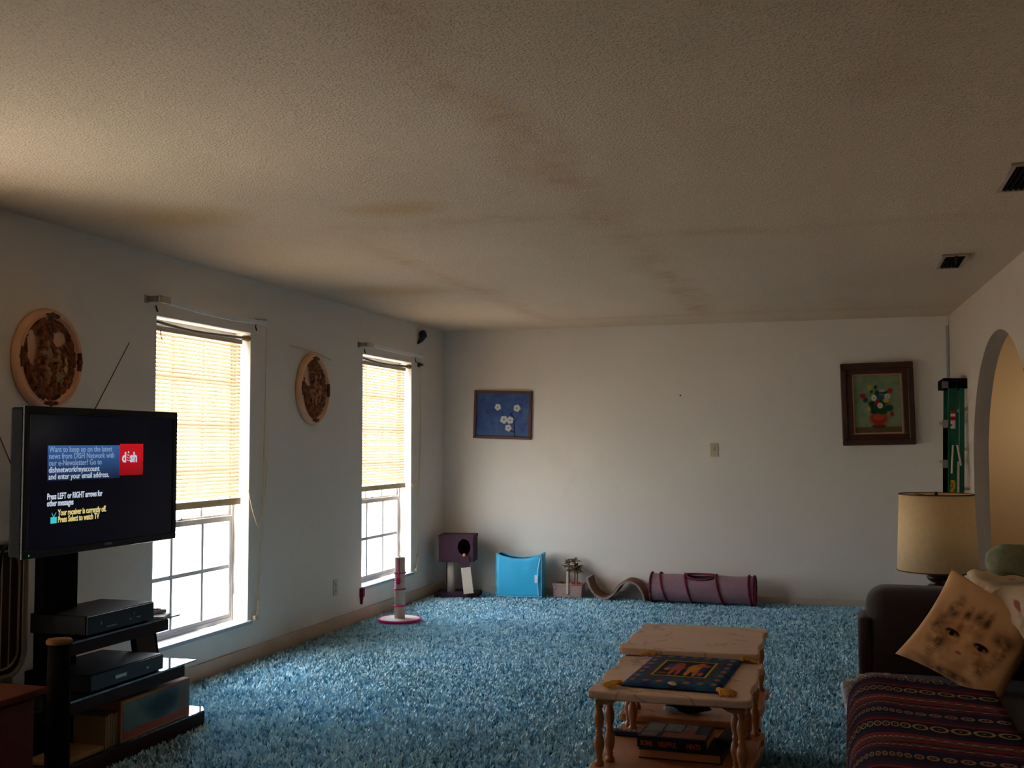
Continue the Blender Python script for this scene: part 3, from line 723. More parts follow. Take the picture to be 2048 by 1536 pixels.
# antenna behind TV
t = thing('tv_antenna', 'rabbit ear antenna with two long thin rods behind the television', 'antenna', (.262, 4.02, 1.0))
obj('base', bx(-.03, .03, -.05, .05, 0, .06), M['black'], t, bevel=.01)
for (yy, zz_) in ((4.651, 1.879), (3.60, 1.72)):
    obj('rod', tube(B(), [(0, (.02 if yy > 4 else -.02), .06), (0, yy-4.02, zz_-1.0)], [.004, .0022], 6), M['brass'], t)
obj('bracket', bx(.0, .037, -.01, .01, .01, .04), M['black'], t)
bm = B(); tube(bm, curve([(.42, 3.72, 1.0), (.3, 3.78, .93), (.22, 3.85, .82), (.2, 3.78, .7), (.2, 3.7, .55), (.14, 3.72, .3), (.16, 3.9, .02)], 6), .005, 6)
tag(obj('power_cable', bm, M['black']), 'black cable hanging behind the television to the floor', 'cable')
# heater grille
t = thing('wall_heater', 'cream framed wall heater with a brown ribbed grille behind the television', 'heater', (.0, 3.83, .40))
def rrect(y0, y1, z0, z1, r, n=6):
    P = []
    for cy, cz, a0 in ((y1-r, z1-r, 0), (y0+r, z1-r, PI/2), (y0+r, z0+r, PI), (y1-r, z0+r, 1.5*PI)):
        P += [(cy+r*math.cos(a0+k*PI/2/n), cz+r*math.sin(a0+k*PI/2/n)) for k in range(n+1)]
    return P
obj('cabinet', prism(B(), rrect(-.30, .27, -.03, .54, .09), 0, .13, 'X'), mat('brown_mesh_panel', (84, 54, 34), .7, var=.3, vs_=80), t)
P = rrect(-.31, .28, -.035, .55, .1); obj('frame_tube', tube(B(), [(.14, a, b) for a, b in P+P[:1]], .011, 8, False), M['cream_metal'], t, smooth=True)
P = rrect(-.27, .235, 0, .51, .08); obj('inner_wire', tube(B(), [(.14, a, b) for a, b in P+P[:1]], .005, 8, False), M['cream_metal'], t, smooth=True)
for k in range(9): obj('rib', tube(B(), [(.14, -.22+k*.05, .0), (.14, -.22+k*.05, .51)], .003, 6), M['cream_metal'], t)
for s in (-.2, .2): obj('foot', bx(.02, .12, s-.03, s+.03, -.43, -.03), M['cream_metal'], t)
# cabinet bottom left
t = thing('wooden_cabinet', 'red brown wooden cabinet at the lower left corner of the photo', 'cabinet', (.42, 3.19, 0), (0, 0, 0))
obj('top', bx(-.26, .33, -.45, .34, .435, .46), M['brown_wood'], t, bevel=.005)
obj('carcass', bx(-.24, .29, -.42, .31, .03, .435), M['brown_wood'], t, bevel=.003)
obj('plinth', bx(-.22, .27, -.40, .29, -.02, .03), M['mahogany'], t)
for y0, y1 in ((-.40, -.06), (-.05, .29)):
    d_ = obj('door', bx(.29, .305, y0, y1, .05, .42), M['brown_wood'], t, bevel=.004)
    obj('handle', blob(B(), (.318, y1-.05 if y0 < -.1 else y0+.05, .26), (.012, .012, .012), 10), M['brass'], d_, smooth=True)
tag(obj('flat_tray', bx(.42, .595, 3.80, 4.07, .0665, .088), mat('tan_woven_tray', (142, 108, 62), .9, var=.2, vs_=30, bump=.3), bevel=.006), 'flat tan tray on the left end of the television stand base', 'tray')

# ------------------------------------------------------------------ cat toys along the walls
t = thing('scratching_post', 'white cat scratching post with magenta rings and a round magenta edged base', 'scratching post', (.31, 8.02, 0))
obj('base', lathe(B(), [(0, -.02), (.155, -.02), (.158, .012), (.15, .02), (0, .022)], 40), mat('pale_plush', (205, 196, 192), 1, bump=.4, bs=120), t, smooth=True)
r = B(); tube(r, [(math.cos(a)*.16, math.sin(a)*.16, .008) for a in [k*PI/24 for k in range(49)]], .012, 8, False); obj('base_trim', r, M['magenta'], t, smooth=True)
obj('post', lathe(B(), [(0, .02), (.042, .02), (.040, .3), (.040, .485), (.036, .49), (0, .49)], 24), M['sisal'], t, smooth=True)
for z in (.115, .245, .37): obj('ring', tube(B(), [(math.cos(a)*.043, math.sin(a)*.043, z) for a in [k*PI/12 for k in range(25)]], .006, 6, False), M['magenta'], t, smooth=True)
obj('toy_string', tube(B(), curve([(.0, 0, .50), (.012, -.043, .47), (.012, -.045, .36), (.012, -.05, .33)], 5), .004, 6), M['magenta'], t)
pp = B()
for k in range(40):
    a = random.random()*2*PI; b = math.acos(random.uniform(-1, 1)); d = Vector((math.sin(b)*math.cos(a), math.sin(b)*math.sin(a), math.cos(b)))
    tube(pp, [Vector((.014, -.066, .315)), Vector((.014, -.066, .315))+d*.03], [.006, .003], 5)
obj('pompom', pp, M['magenta'], t)

t = thing('cat_tree', 'purple plush cat tree with a cube house on posts in the room corner', 'cat tree', (.26, 9.52, 0), (0, 0, math.radians(10)))
obj('base', bx(-.2, .2, -.14, .14, -.02, .035), M['purple_carpet'], t, bevel=.01)
# cube house with round doorway on its front
hs = B(); w = .155; z0, z1 = .31, .545; cz = .445; cx = .075; r = .058; n = 32
ring = []; sq = []
for k in range(n):
    a = 2*PI*k/n; ring.append((cx+r*math.cos(a), cz+r*math.sin(a)*1.25))
    dx, dz = math.cos(a), math.sin(a)
    tx = ((w-cx) if dx > 0 else (w+cx))/max(1e-6, abs(dx)); tz = ((z1-cz) if dz > 0 else (cz-z0))/max(1e-6, abs(dz)); q = min(tx, tz)
    sq.append((cx+dx*q, cz+dz*q))
A_ = [hs.verts.new((a, -.14, b)) for a, b in ring]; B_ = [hs.verts.new((a, -.14, b)) for a, b in sq]; C_ = [hs.verts.new((a, -.118, b)) for a, b in ring]
for k in range(n):
    j = (k+1) % n; hs.faces.new((A_[k], A_[j], B_[j], B_[k])); hs.faces.new((A_[k], C_[k], C_[j], A_[j]))
box(hs, -w, w, .12, .14, z0, z1); box(hs, -w, -w+.02, -.139, .12, z0, z1); box(hs, w-.02, w, -.139, .12, z0, z1); box(hs, -w+.02, w-.02, -.139, .12, z0, z0+.02); box(hs, -w-.005, w+.005, -.145, .145, z1-.02, z1+.006)
obj('house', hs, M['purple_carpet'], t)
obj('post', lathe(B(), [(0, .035), (.036, .035), (.036, .31), (0, .31)], 20, (-.06, -.04, 0)), M['sisal'], t, smooth=True)
obj('rear_post', lathe(B(), [(0, .035), (.03, .035), (.03, .31), (0, .31)], 20, (-.1, .1, 0)), M['purple_carpet'], t, smooth=True)
rm = Matrix.Translation((.125, -.175, .035)) @ Matrix.Rotation(math.radians(-8), 4, 'Y') @ Matrix.Rotation(math.radians(-8), 4, 'X')
obj('scratch_ramp', bx(-.045, .045, -.012, .012, .0, .245, M=rm), M['sisal'], t, bevel=.003)
rm = Matrix.Translation((.09, -.145, .28)) @ Matrix.Rotation(math.radians(-8), 4, 'Y') @ Matrix.Rotation(math.radians(-6), 4, 'X')
obj('ramp_cover', bx(-.042, .042, -.014, .014, -.015, .085, M=rm), M['purple_carpet'], t, bevel=.005)
obj('toy_ball', blob(B(), (.08, -.158, .375), (.016, .016, .016), 12), mat('orange_toy', (190, 120, 84), .4), t, smooth=True)

# blue pop-up cube
def cube_mat():
    m = mat('turquoise_nylon', (50, 178, 220), .5, var=.14, vs_=5, bump=.25, bs=9, sheen=.1); return m
t = thing('popup_cube', 'bright blue fabric pop-up cat cube with a sagging open top by the back wall', 'pet cube', (.82, 9.64, 0), (0, 0, math.radians(5)))
w, h, d = .205, .385, .10
bl = cube_mat()
def sag(u): return -.048*(1-(u/w)**2)
def panel(y, nm):
    b = B()
    def f(u, v):
        x = (u-.5)*2*w; top = h+sag(x); z = v*top
        return (x*(1+.02*math.sin(v*PI)), y*(1+.09*math.sin(u*PI)*math.sin(v*PI))+.004*noise.noise(Vector((x*14, z*14, y*9))), z)
    grid(b, 14, 14, f); o = obj(nm, b, bl, t, smooth=True); s = o.modifiers.new('solid', 'SOLIDIFY'); s.thickness = .003; return o
panel(-d, 'front_panel'); panel(d, 'back_panel')
for sx in (-1, 1):
    b = B()
    grid(b, 10, 14, lambda u, v: (sx*w*(1+.04*math.sin(u*PI)*math.sin(v*PI)), (u-.5)*2*d, v*h-.012*math.sin(u*PI)*v))
    o = obj('side_panel', b, bl, t, smooth=True); s = o.modifiers.new('solid', 'SOLIDIFY'); s.thickness = .003
b = B()
for y0, y1 in ((-d, -d*.55), (d*.55, d)): grid(b, 14, 3, lambda u, v: ((u-.5)*2*w, y0+(y1-y0)*v, h+sag((u-.5)*2*w)-.006*v))
o = obj('top_rim', b, bl, t, smooth=True); o.modifiers.new('solid', 'SOLIDIFY').thickness = .003
obj('bottom_panel', bx(-w+.004, w-.004, -d+.004, d-.004, 0, .005), bl, t)
pp = B()
for y in (-d, d): tube(pp, [(x, y, h+sag(x)) for x in [-w+2*w*k/12 for k in range(13)]], .004, 6)
for sx in (-1, 1):
    for y in (-d, d): tube(pp, [(sx*w, y, 0), (sx*w*1.01, y, h*.5), (sx*w, y, h)], .004, 6)
    tube(pp, [(sx*w, -d, h), (sx*w, 0, h-.012), (sx*w, d, h)], .004, 6)
tube(pp, [(-w, -d, .004), (w, -d, .004), (w, d, .004)], .004, 6)
obj('piping', pp, mat('pale_blue_piping', (120, 200, 220), .6), t)
obj('zip', tube(B(), curve([(w*.88, -d-.010, .02), (w*.84, -d-.014, .12), (w*.86, -d-.013, .24), (w*.96, -d-.006, .35)], 6), .0035, 6), M['white'], t)
obj('care_tag', bx(w*.72, w*.86, -d-.018, -d-.016, .13, .20), M['white'], t)

# basket with toys and artificial palm
def weave():
    g = NG('pinkish_wicker', .8)
    a = g.op('SINE', g.op('MULTIPLY', g.op('ADD', g.x, g.y), 330)); b = g.op('SINE', g.op('MULTIPLY', g.z, 420)); h = g.op('MULTIPLY', a, b)
    c = g.over((150, 116, 112), g.ramp(h, -.6, .8), (206, 176, 166)); g.bump(h, .6, .006); return g.done(c)
M['wicker'] = weave()
t = thing('wicker_basket', 'small rectangular pinkish wicker basket with an arched handle by the back wall', 'basket', (1.255, 9.70, 0))
b = B()
for (x0, x1, y0, y1) in ((-.125, .125, -.065, -.055), (-.125, .125, .055, .065), (-.125, -.115, -.055, .055), (.115, .125, -.055, .055)):
    v0 = len(b.verts); box(b, x0, x1, y0, y1, 0, .115)
for v in b.verts:
    if v.co.z > .05: v.co.x *= 1.07; v.co.y *= 1.07
obj('basket_wall', b, M['wicker'], t)
obj('basket_floor', bx(-.12, .12, -.06, .06, 0, .008), M['wicker'], t)
obj('rim', tube(B(), [(-.135, -.07, .115), (.135, -.07, .115), (.135, .07, .115), (-.135, .07, .115), (-.135, -.07, .115)], .006, 8), M['wicker'], t, smooth=True)
obj('handle', bx(-.009, .011, -.078, -.070, .03, .235), mat('pale_strap', (190, 176, 160), .8), t, bevel=.003)
for i, (x, y, c_, l) in enumerate(((-.075, 0, (96, 84, 40), 'olive round toy at the left end in the wicker basket'), (.03, -.01, (176, 44, 24), 'red round toy in the middle of the wicker basket'), (.08, .01, (190, 40, 30), 'red round toy at the right end of the wicker basket'))):
    tag(obj('toy_ball', blob(B(), (1.255+x, 9.70+y, .105), (.028, .028, .028), 12), mat('toy_ball_%d' % i, c_, .6), smooth=True), l, 'toy', 'round toys in the basket')
t = thing('artificial_palm', 'small leafy artificial palm with bare stems standing in the wicker basket', 'plant', (1.27, 9.72, .012))
lf = [mat('dry_olive_leaf', (84, 84, 46), .7, var=.3), mat('brown_leaf', (120, 78, 48), .7, var=.3)]
for k, (x, y, h_) in enumerate(((-.02, 0, .31), (.03, .01, .30), (.055, 0, .26))):
    obj('stem', tube(B(), curve([(x*.6, y, 0), (x, y, h_*.5), (x*1.05, y+.005, h_)], 4), .006, 6), mat('stem_%d' % k, (120, 90, 66), .8), t)
    for j in range(20):
        a = random.random()*2*PI; e = random.uniform(-.5, .9); L = random.uniform(.05, .085)
        d_ = Vector((math.cos(a)*math.cos(e), math.sin(a)*math.cos(e)*.7, math.sin(e)))
        p = Vector((x*1.05, y, h_-random.random()*.08)); s_ = d_.cross(Vector((0, 0, 1))).normalized()*.022
        b = B(); v = [b.verts.new(q) for q in (p, p+d_*L*.5+s_, p+d_*L-Vector((0, 0, .006)), p+d_*L*.5-s_, p+d_*L*.5+Vector((0, 0, .005)))]
        b.faces.new((v[0], v[1], v[4])); b.faces.new((v[1], v[2], v[4])); b.faces.new((v[2], v[3], v[4])); b.faces.new((v[3], v[0], v[4]))
        obj('leaf', b, lf[(j+k) % 2], t)

# wave scratcher
t = thing('wave_scratcher', 'brown wavy S-shaped carpeted cat scratcher between the basket and the tunnel', 'cat scratcher', (1.46, 9.58, 0))
pts = curve([(-.01, 0, .185), (.015, 0, .10), (.075, 0, .03), (.15, 0, .012), (.22, 0, .055), (.28, 0, .13), (.345, 0, .165), (.42, 0, .145), (.475, 0, .08), (.50, 0, .0)], 6)
def ribbon(off0, off1, y0, y1):
    b = B(); V = []
    for i, p in enumerate(pts):
        d_ = (pts[min(i+1, len(pts)-1)]-pts[max(i-1, 0)]).normalized(); n_ = Vector((-d_.z, 0, d_.x))
        V.append([b.verts.new((p+n_*o_)+Vector((0, y_, 0))) for o_, y_ in ((off0, y0), (off1, y0), (off1, y1), (off0, y1))])
    for p, q in zip(V, V[1:]):
        for k in range(4): b.faces.new((p[k], p[(k+1) % 4], q[(k+1) % 4], q[k]))
    b.faces.new(V[0]); b.faces.new(V[-1][::-1]); return b
obj('board', ribbon(-.009, .006, 0, .23), mat('taupe_carpet_edge', (150, 126, 122), .9, bump=.3), t)
obj('carpet_top', ribbon(.006, .012, .004, .226), mat('brown_carpet_top', (120, 84, 62), 1, bump=.5, bs=90), t)

# tunnel
tm = mat('mauve_grey_plush', (142, 108, 116), 1, var=.25, vs_=60, bump=.5, bs=120, sheen=.2)
t = thing('cat_tunnel', 'mauve grey fabric cat tunnel with maroon bands lying by the back wall', 'cat tunnel', (2.46, 9.62, .122), (0, 0, math.radians(-2)))
L, R = .44, .122
def tun(u, v):
    x = -L+2*L*u; a = 2*PI*v; rr = R*(1+.03*math.sin(u*17)*math.cos(a*2))
    fl = -.004 if math.sin(a) < -.9 else 0
    return (x, rr*math.cos(a), rr*math.sin(a)-.006*math.sin(u*PI)*max(0, math.sin(a))-fl)
b = B(); n, m_ = 40, 32
V = [[b.verts.new(tun(i/n, j/m_)) for j in range(m_)] for i in range(n+1)]
for i in range(n):
    for j in range(m_):
        u = (i+.5)/n; a = 2*PI*(j+.5)/m_; px = (u-.5)*2*L+.01; da = (a-math.radians(108))*R
        if (px/.125)**2+(da/.06)**2 < 1: continue
        b.faces.new((V[i][j], V[i+1][j], V[i+1][(j+1) % m_], V[i][(j+1) % m_]))
o = obj('tube', b, tm, t, smooth=True); o.modifiers.new('solid', 'SOLIDIFY').thickness = .004
def ringt(x, sl, r=.009): return tube(B(), [(x+sl*math.sin(a)*-1+.0, (R+.004)*math.cos(a), (R+.004)*math.sin(a)) for a in [k*PI/16 for k in range(33)]], r, 6, False)
for x in (-L, L, L-.035): obj('end_band', ringt(x, .0 if x != L-.035 else .012), M['maroon'], t, smooth=True)
for x in (-L+.11, -.115, .15): obj('spiral_band', ringt(x, .035), M['maroon'], t, smooth=True)
hb = [(-.01+.125*math.cos(q), math.cos(math.radians(108)+.06/R*math.sin(q))*(R+.003), math.sin(math.radians(108)+.06/R*math.sin(q))*(R+.003)) for q in [k*PI/14 for k in range(29)]]
obj('hole_binding', tube(B(), hb, .009, 6, False), M['maroon'], t, smooth=True)

# ------------------------------------------------------------------ step ladder
t = thing('step_ladder', 'closed green fiberglass step ladder standing upright in the right back corner', 'ladder', (4.33, 8.86, 0))
gm = M['green_fibre']
lean = math.radians(1.3)
LM = Matrix.Rotation(lean, 4, 'Y')
def lb(*a): return bx(*a, M=LM)
for y0 in (0, .42):
    obj('front_rail', lb(.035, .098, y0, y0+.02, -.02, 1.80), gm, t, bevel=.003)
    obj('rear_rail', lb(.115, .150, y0+.004, y0+.022, -.02, 1.80), gm, t, bevel=.003)
    for xx in (.037, .090): obj('rail_flange', lb(xx, xx+.006, y0-.006, y0, -.02, 1.79), gm, t)
obj('top_cap', lb(-.004, .175, -.012, .45, 1.79, 1.865), M['matte_black'], t, bevel=.006)
obj('cap_edge', lb(-.010, .035, -.014, .0, 1.79, 1.84), mat('grey_cap_metal', (110, 100, 98), .5), t, bevel=.003)
for xx, zz in ((.07, 1.84), (.095, 1.835), (.125, 1.845), (.093, 1.80)): obj('rivet', lathe(B(), [(.006, -.015), (.006, -.010)], 8, (xx+.04, 0, zz), axis='Y'), M['brass'], t)
for k in range(5):
    z = .32+k*.30; obj('step', lb(.004, .09, .02, .42, z, z+.022), M['alu'], t, bevel=.002); obj('step_end', lb(-.005, .033, -.004, .02, z-.03, z+.03), M['alu'], t, bevel=.002)
    obj('rear_brace', lb(.125, .145, .022, .42, z+.1, z+.12), M['alu'], t)
    obj('gap_shade', lb(.0, .034, .003, .018, .0+.3*k, .29+.3*k), M['matte_black'], t)  # black strips stand in for the shaded gap between step ends
obj('spreader', tube(B(), [LM @ Vector((.06, -.012, 1.15)), LM @ Vector((.068, -.012, 1.36)), LM @ Vector((.098, -.012, 1.36)), LM @ Vector((.125, -.012, 1.21))], .008, 6), M['ivory'], t)
obj('spreader_bar', lb(.098, .11, -.012, -.004, .4, 1.24), M['ivory'], t)
g = NG('warning_label', .5)
c = g.over((214, 208, 204), g.rect(g.z, g.x, 1.545, 1.575, -1, 1), (200, 30, 36)); c = g.over(c, g.rect(g.z, g.x, 1.595, 1.62, -1, 1), (204, 34, 36)); c = g.over(c, g.ell(g.x, g.z, .087, 1.51, .012, .007), (50, 60, 120))
obj('warning_sticker', lb(.052, .085, -.0025, 0, 1.485, 1.62), g.done(c), t)
g = NG('yellow_label', .5); c = g.over((196, 162, 40), g.ramp(g.noise(60, 3), .5, .62), (120, 88, 30)); obj('yellow_sticker', lb(.052, .086, -.0025, 0, .9, 1.10), g.done(c), t)

# ------------------------------------------------------------------ nesting tables
def slab(w, d, t_, amp=.012, n=26):
    P = []
    def edge(p, q, s):
        for k in range(n):
            u = k/n; x = p[0]+(q[0]-p[0])*u; y = p[1]+(q[1]-p[1])*u
            o_ = amp*(math.cos((u-.5)*2*PI*s)-math.cos(PI*s)) if .12 < u < .88 else 0
            nx, ny = (q[1]-p[1]), -(q[0]-p[0]); L_ = math.hypot(nx, ny); P.append((x+nx/L_*o_*.5, y+ny/L_*o_*.5))
    c_ = .022; X, Y = w/2, d/2
    edge((-X+c_, -Y), (X-c_, -Y), 1); P.append((X-c_*.3, -Y+c_*.3)); edge((X, -Y+c_), (X, Y-c_), 2); P.append((X-c_*.3, Y-c_*.3))
    edge((X-c_, Y), (-X+c_, Y), 1); P.append((-X+c_*.3, Y-c_*.3)); edge((-X, Y-c_), (-X, -Y+c_), 2); P.append((-X+c_*.3, -Y+c_*.3))
    return P
def spindle():
    return [(0, 0), (.017, 0), (.017, .012), (.011, .02), (.013, .03), (.011, .036), (.016, .055), (.020, .078), (.017, .098), (.011, .112), (.014, .118), (.014, .124), (.011, .130), (.016, .15), (.0185, .172), (.014, .196), (.011, .205), (.015, .212), (.015, .22), (.018, .226), (0, .226)]
def make_table(cx, y0, y1, zt, label):
    w, d = .575, y1-y0
    t = thing('end_table', label, 'side table', (cx, (y0+y1)/2, zt-.5), group='scalloped oak end tables set end to end')
    obj('tabletop', prism(B(), slab(w, d, .03), .472, .50), M['slab'], t, bevel=.006)
    obj('apron', ring_frame(B(), .0, .0, .0, 0, 0) if False else bx(-w/2+.035, w/2-.035, -d/2+.035, d/2-.035, .462, .472), M['wood'], t, bevel=.003)
    for sx in (-1, 1):
        for s_ in (-1, 1):
            br = B(); prism(br, [(-.03, .462), (.05, .462), (.035, .452), (.02, .446), (-.03, .446)], -.03, .03, 'Y')
            for v in br.verts: v.co.x *= -sx; v.co.x += sx*(w/2-.055); v.co.y += s_*(d/2-.07)
            obj('corner_block', br, M['wood'], t, bevel=.003)
            for ox, oy in ((0.0, -.032), (.026*-sx, .028)) if s_ < 0 else ((0, .032), (.026*-sx, -.028)):
                px, py = sx*(w/2-.036)+(ox if s_ < 0 else ox), s_*(d/2-.085)+(oy if s_ < 0 else oy)
                lg = lathe(B(), [(r_*1.0, z_*.968+.228) for r_, z_ in spindle()], 16, (px, py, 0))
                obj('spindle', lg, M['wood'], t, smooth=True)
    obj('shelf', prism(B(), slab(w, d, .03), .20, .228), M['wood'], t, bevel=.006)
    obj('chest', bx(-w/2+.04, w/2-.04, -d/2+.035, d/2-.035, .03, .20), M['wood'], t, bevel=.003)
    obj('plinth', bx(-w/2+.02, w/2-.02, -d/2+.02, d/2-.02, -.02, .035), M['wood'], t, bevel=.005)
    for s_ in (-1, 1):
        dr = obj('door', bx(s_*(w/2-.04)-.006, s_*(w/2-.04)+.006, -d/2+.07, d/2-.07, .05, .18), M['wood'], t, bevel=.004)
        obj('knob', blob(B(), (s_*(w/2-.028), 0, .12), (.01, .01, .01), 10), M['brass'], dr, smooth=True)
    return t
make_table(3.045, 3.86, 4.535, .50, 'nearer beige topped end table with turned spindles carrying the blue elephant mat')
make_table(3.020, 4.545, 5.19, .53, 'farther beige topped end table with an empty top standing behind the nearer one')

# blue tasselled mat
t = thing('tasselled_mat', 'dark blue quilted mat with two orange elephants and gold corner tassels on the nearer table', 'mat', (3.055, 4.235, .503), (0, 0, math.radians(-3)))
g = NG('elephant_tapestry', .95)
W_, D_ = .178, .29
c = g.over((34, 46, 106), g.ramp(g.noise(20, 3), .4, .6), (26, 86, 112))
inb = g.rect(g.x, g.y, -.125, .125, -.175, .20); c = g.over(c, inb, (74, 64, 52)); c = g.over(c, g.op('MULTIPLY', inb, g.ramp(g.noise(60, 2), .5, .6)), (50, 40, 30))
c = g.over(c, g.rect(g.x, g.y, -.103, .103, -.13, .158), (170, 150, 62)); c = g.over(c, g.rect(g.x, g.y, -.094, .094, -.12, .148), (14, 12, 20))
for px, py, rx, ry, col in ((-.030, .03, .026, .055, (168, 72, 44)), (-.030, .09, .02, .03, (150, 60, 60)), (-.065, .0, .012, .03, (186, 96, 40)), (-.062, .06, .013, .04, (40, 60, 110)), (.035, .03, .026, .07, (206, 130, 36)), (.050, .09, .016, .04, (200, 96, 40)),
    (.074, .08, .014, .02, (180, 70, 40)), (.068, .01, .012, .06, (36, 44, 110)), (-.04, -.05, .008, .06, (176, 80, 44)), (-.015, -.05, .008, .06, (166, 70, 60)), (.02, -.05, .009, .06, (206, 130, 40)), (.05, -.05, .009, .06, (190, 110, 36)), (.072, -.07, .01, .03, (190, 70, 44)), (-.07, -.08, .02, .012, (130, 60, 40))):
    c = g.over(c, g.ell(g.x, g.y, px, py, rx, ry, .2), col)
random.seed(3)
for k in range(7):
    for s_ in (-1, 1): c = g.over(c, g.ell(g.x, g.y, s_*.148, -.22+k*.075, .010, .018, .3), (186, 92, 40) if k % 2 else (150, 110, 50))
for k in range(5):
    for yy in (-.225, .245): c = g.over(c, g.ell(g.x, g.y, -.1+k*.05, yy, .012, .018, .3), (176, 96, 44) if k % 2 else (120, 110, 60))
g.bump(g.noise(90, 3), .5, .006)
mm = g.done(c)
b = B()
def pad(u, v):
    x, y = (u-.5)*2, (v-.5)*2; e = (1-abs(x)**8)*(1-abs(y)**8)
    return (x*W_, y*D_, .004+.011*max(0, e)**.3)
grid(b, 30, 40, pad); o = obj('quilt', b, mm, t, smooth=True)
o2 = obj('backing', bx(-W_+.002, W_-.002, -D_+.002, D_-.002, 0, .004), mat('navy_velvet', (22, 24, 60), 1), t)
for sx, sy_ in ((-1, -1), (-1, 1), (1, -1), (1, 1)):
    b = B(); a0 = math.atan2(sy_*.6, sx*1.0)
    blob(b, (sx*W_, sy_*D_, .012), (.012, .012, .010), 10)
    for k in range(16):
        a = a0+(k-7.5)*.10; L = .055+.008*math.sin(k*3)
        tube(b, [(sx*W_, sy_*D_, .014), (sx*W_+math.cos(a)*L*.5, sy_*D_+math.sin(a)*L*.5, .013), (sx*W_+math.cos(a)*L, sy_*D_+math.sin(a)*L, .004)], [.006, .006, .004], 5)
    obj('tassel', b, M['gold'], t)
b = B(); blob(b, (-.005, -.272, .018), (.014, .03, .004), 10, Matrix.Rotation(.5, 4, 'Z')); tag(obj('paper_scrap', b, mat('pale_scrap', (190, 160, 130), .9), loc=(3.055, 4.235, .503), smooth=True), 'small pale crumpled scrap on the front edge of the blue mat', 'paper')

# books on the lower shelf
def book(label, cx, cy, z, w, d, h, rot, cover, pages, spine=None, top=None, title=None):
    t = thing('book', label, 'book', (cx, cy, z), (0, 0, rot), group='books on the lower table shelf')
    obj('pages', bx(-w/2+.004, w/2-.004, -d/2+.004, d/2-.003, .003, h-.003), pages, t)
    c_ = B(); box(c_, -w/2, w/2, -d/2, d/2, 0, .003); box(c_, -w/2, w/2, -d/2, d/2, h-.003, h)
    if spine: box(c_, -w/2, w/2, -d/2-.002, -d/2+.001, 0, h)
    else: box(c_, w/2-.001, w/2+.002, -d/2, d/2, 0, h)
    co_ = obj('cover', c_, cover, t)
    if top: obj('cover_print', bx(-w/2+.008, w/2-.008, -d/2+.008, d/2-.008, h, h+.0006), top, t)
    if title:
        sp = -w/2+.012
        for s_, L in title: text('spine_title', s_, h*.62, mat('orange_foil', (214, 96, 50), .5), co_, (sp, -d/2-.0026, h*.2), (PI/2, 0, 0), .72, .0006); sp += L
    return t
dk = mat('dark_book_cloth', (24, 22, 26), .6); pg = mat('old_pages', (186, 130, 90), .9, var=.15, vs_=3, stretch=(1, 1, 80))
book('large dark book with tan page edges lying under the photo covered book', 3.065, 4.16, .2285, .30, .24, .034, -.035, dk, pg)
g = NG('photo_collage_cover', .5)
c = g.over((20, 20, 24), g.rect(g.x, g.y, -.118, -.055, -.03, .095), (126, 116, 104)); c = g.over(c, g.rect(g.x, g.y, -.118, -.062, -.095, -.038), (124, 114, 96))
c = g.over(c, g.rect(g.x, g.y, -.048, .018, -.01, .095), (128, 122, 110)); c = g.over(c, g.rect(g.x, g.y, .025, .07, -.02, .095), (116, 110, 106)); c = g.over(c, g.rect(g.x, g.y, .078, .118, -.03, .095), (60, 66, 70))
c = g.over(c, g.rect(g.x, g.y, -.04, .118, -.095, -.03), (158, 74, 40)); c = g.over(c, g.rect(g.x, g.y, .025, .07, -.03, .03), (150, 66, 36)); c = g.over(c, g.op('MULTIPLY', g.ramp(g.noise(45, 4), .5, .64), .5), (60, 40, 36))
book('thick book with a photo collage cover and orange lettered spine on top of the pile', 3.035, 4.165, .2635, .255, .215, .040, -.035, dk, pg, True, g.done(c), (('SOME', .065), ('HELPFUL', .105), ('HINTS', .07)))
g = NG('dark_flower_cover', .5); c = g.over((22, 20, 22), g.ramp(g.noise(40, 3), .6, .7), (140, 90, 40))
book('dark book with small orange flowers at the right side of the pile', 3.235, 4.23, .2635, .085, .19, .026, -.1, dk, pg, True, g.done(c))
t = thing('keypad_remote', 'dark remote with rows of pale keys on the lower table shelf left of the books', 'remote control', (2.835, 4.335, .2285), (0, 0, -.12))
obj('body', bx(-.085, .085, -.024, .024, 0, .018), M['navy'], t, bevel=.004)
for i in range(8):
    for j in range(2): obj('key', bx(-.075+i*.019, -.062+i*.019, -.016+j*.018, -.004+j*.018, .018, .021), mat('grey_key', (120, 116, 124), .6) if i+j == 0 else bpy.data.materials['grey_key'], t)
t = thing('pouch', 'black pouch with a pale blue side lying on the farther table shelf', 'pouch', (3.01, 4.66, .2585), (0, 0, -.15))
def pouch(u, v):
    a = 2*PI*v; s_ = math.sin(PI*u)**.5; return ((u-.5)*.2, math.cos(a)*.045*s_, .016+math.sin(a)*.016*s_+.004*math.sin(u*9))
obj('shell', grid(B(), 14, 14, pouch), M['matte_black'], t, smooth=True)
b = B(); blob(b, (-.065, -.035, .012), (.035, .014, .010), 10); obj('side_panel', b, mat('pale_blue_vinyl', (150, 180, 210), .5), t, smooth=True)

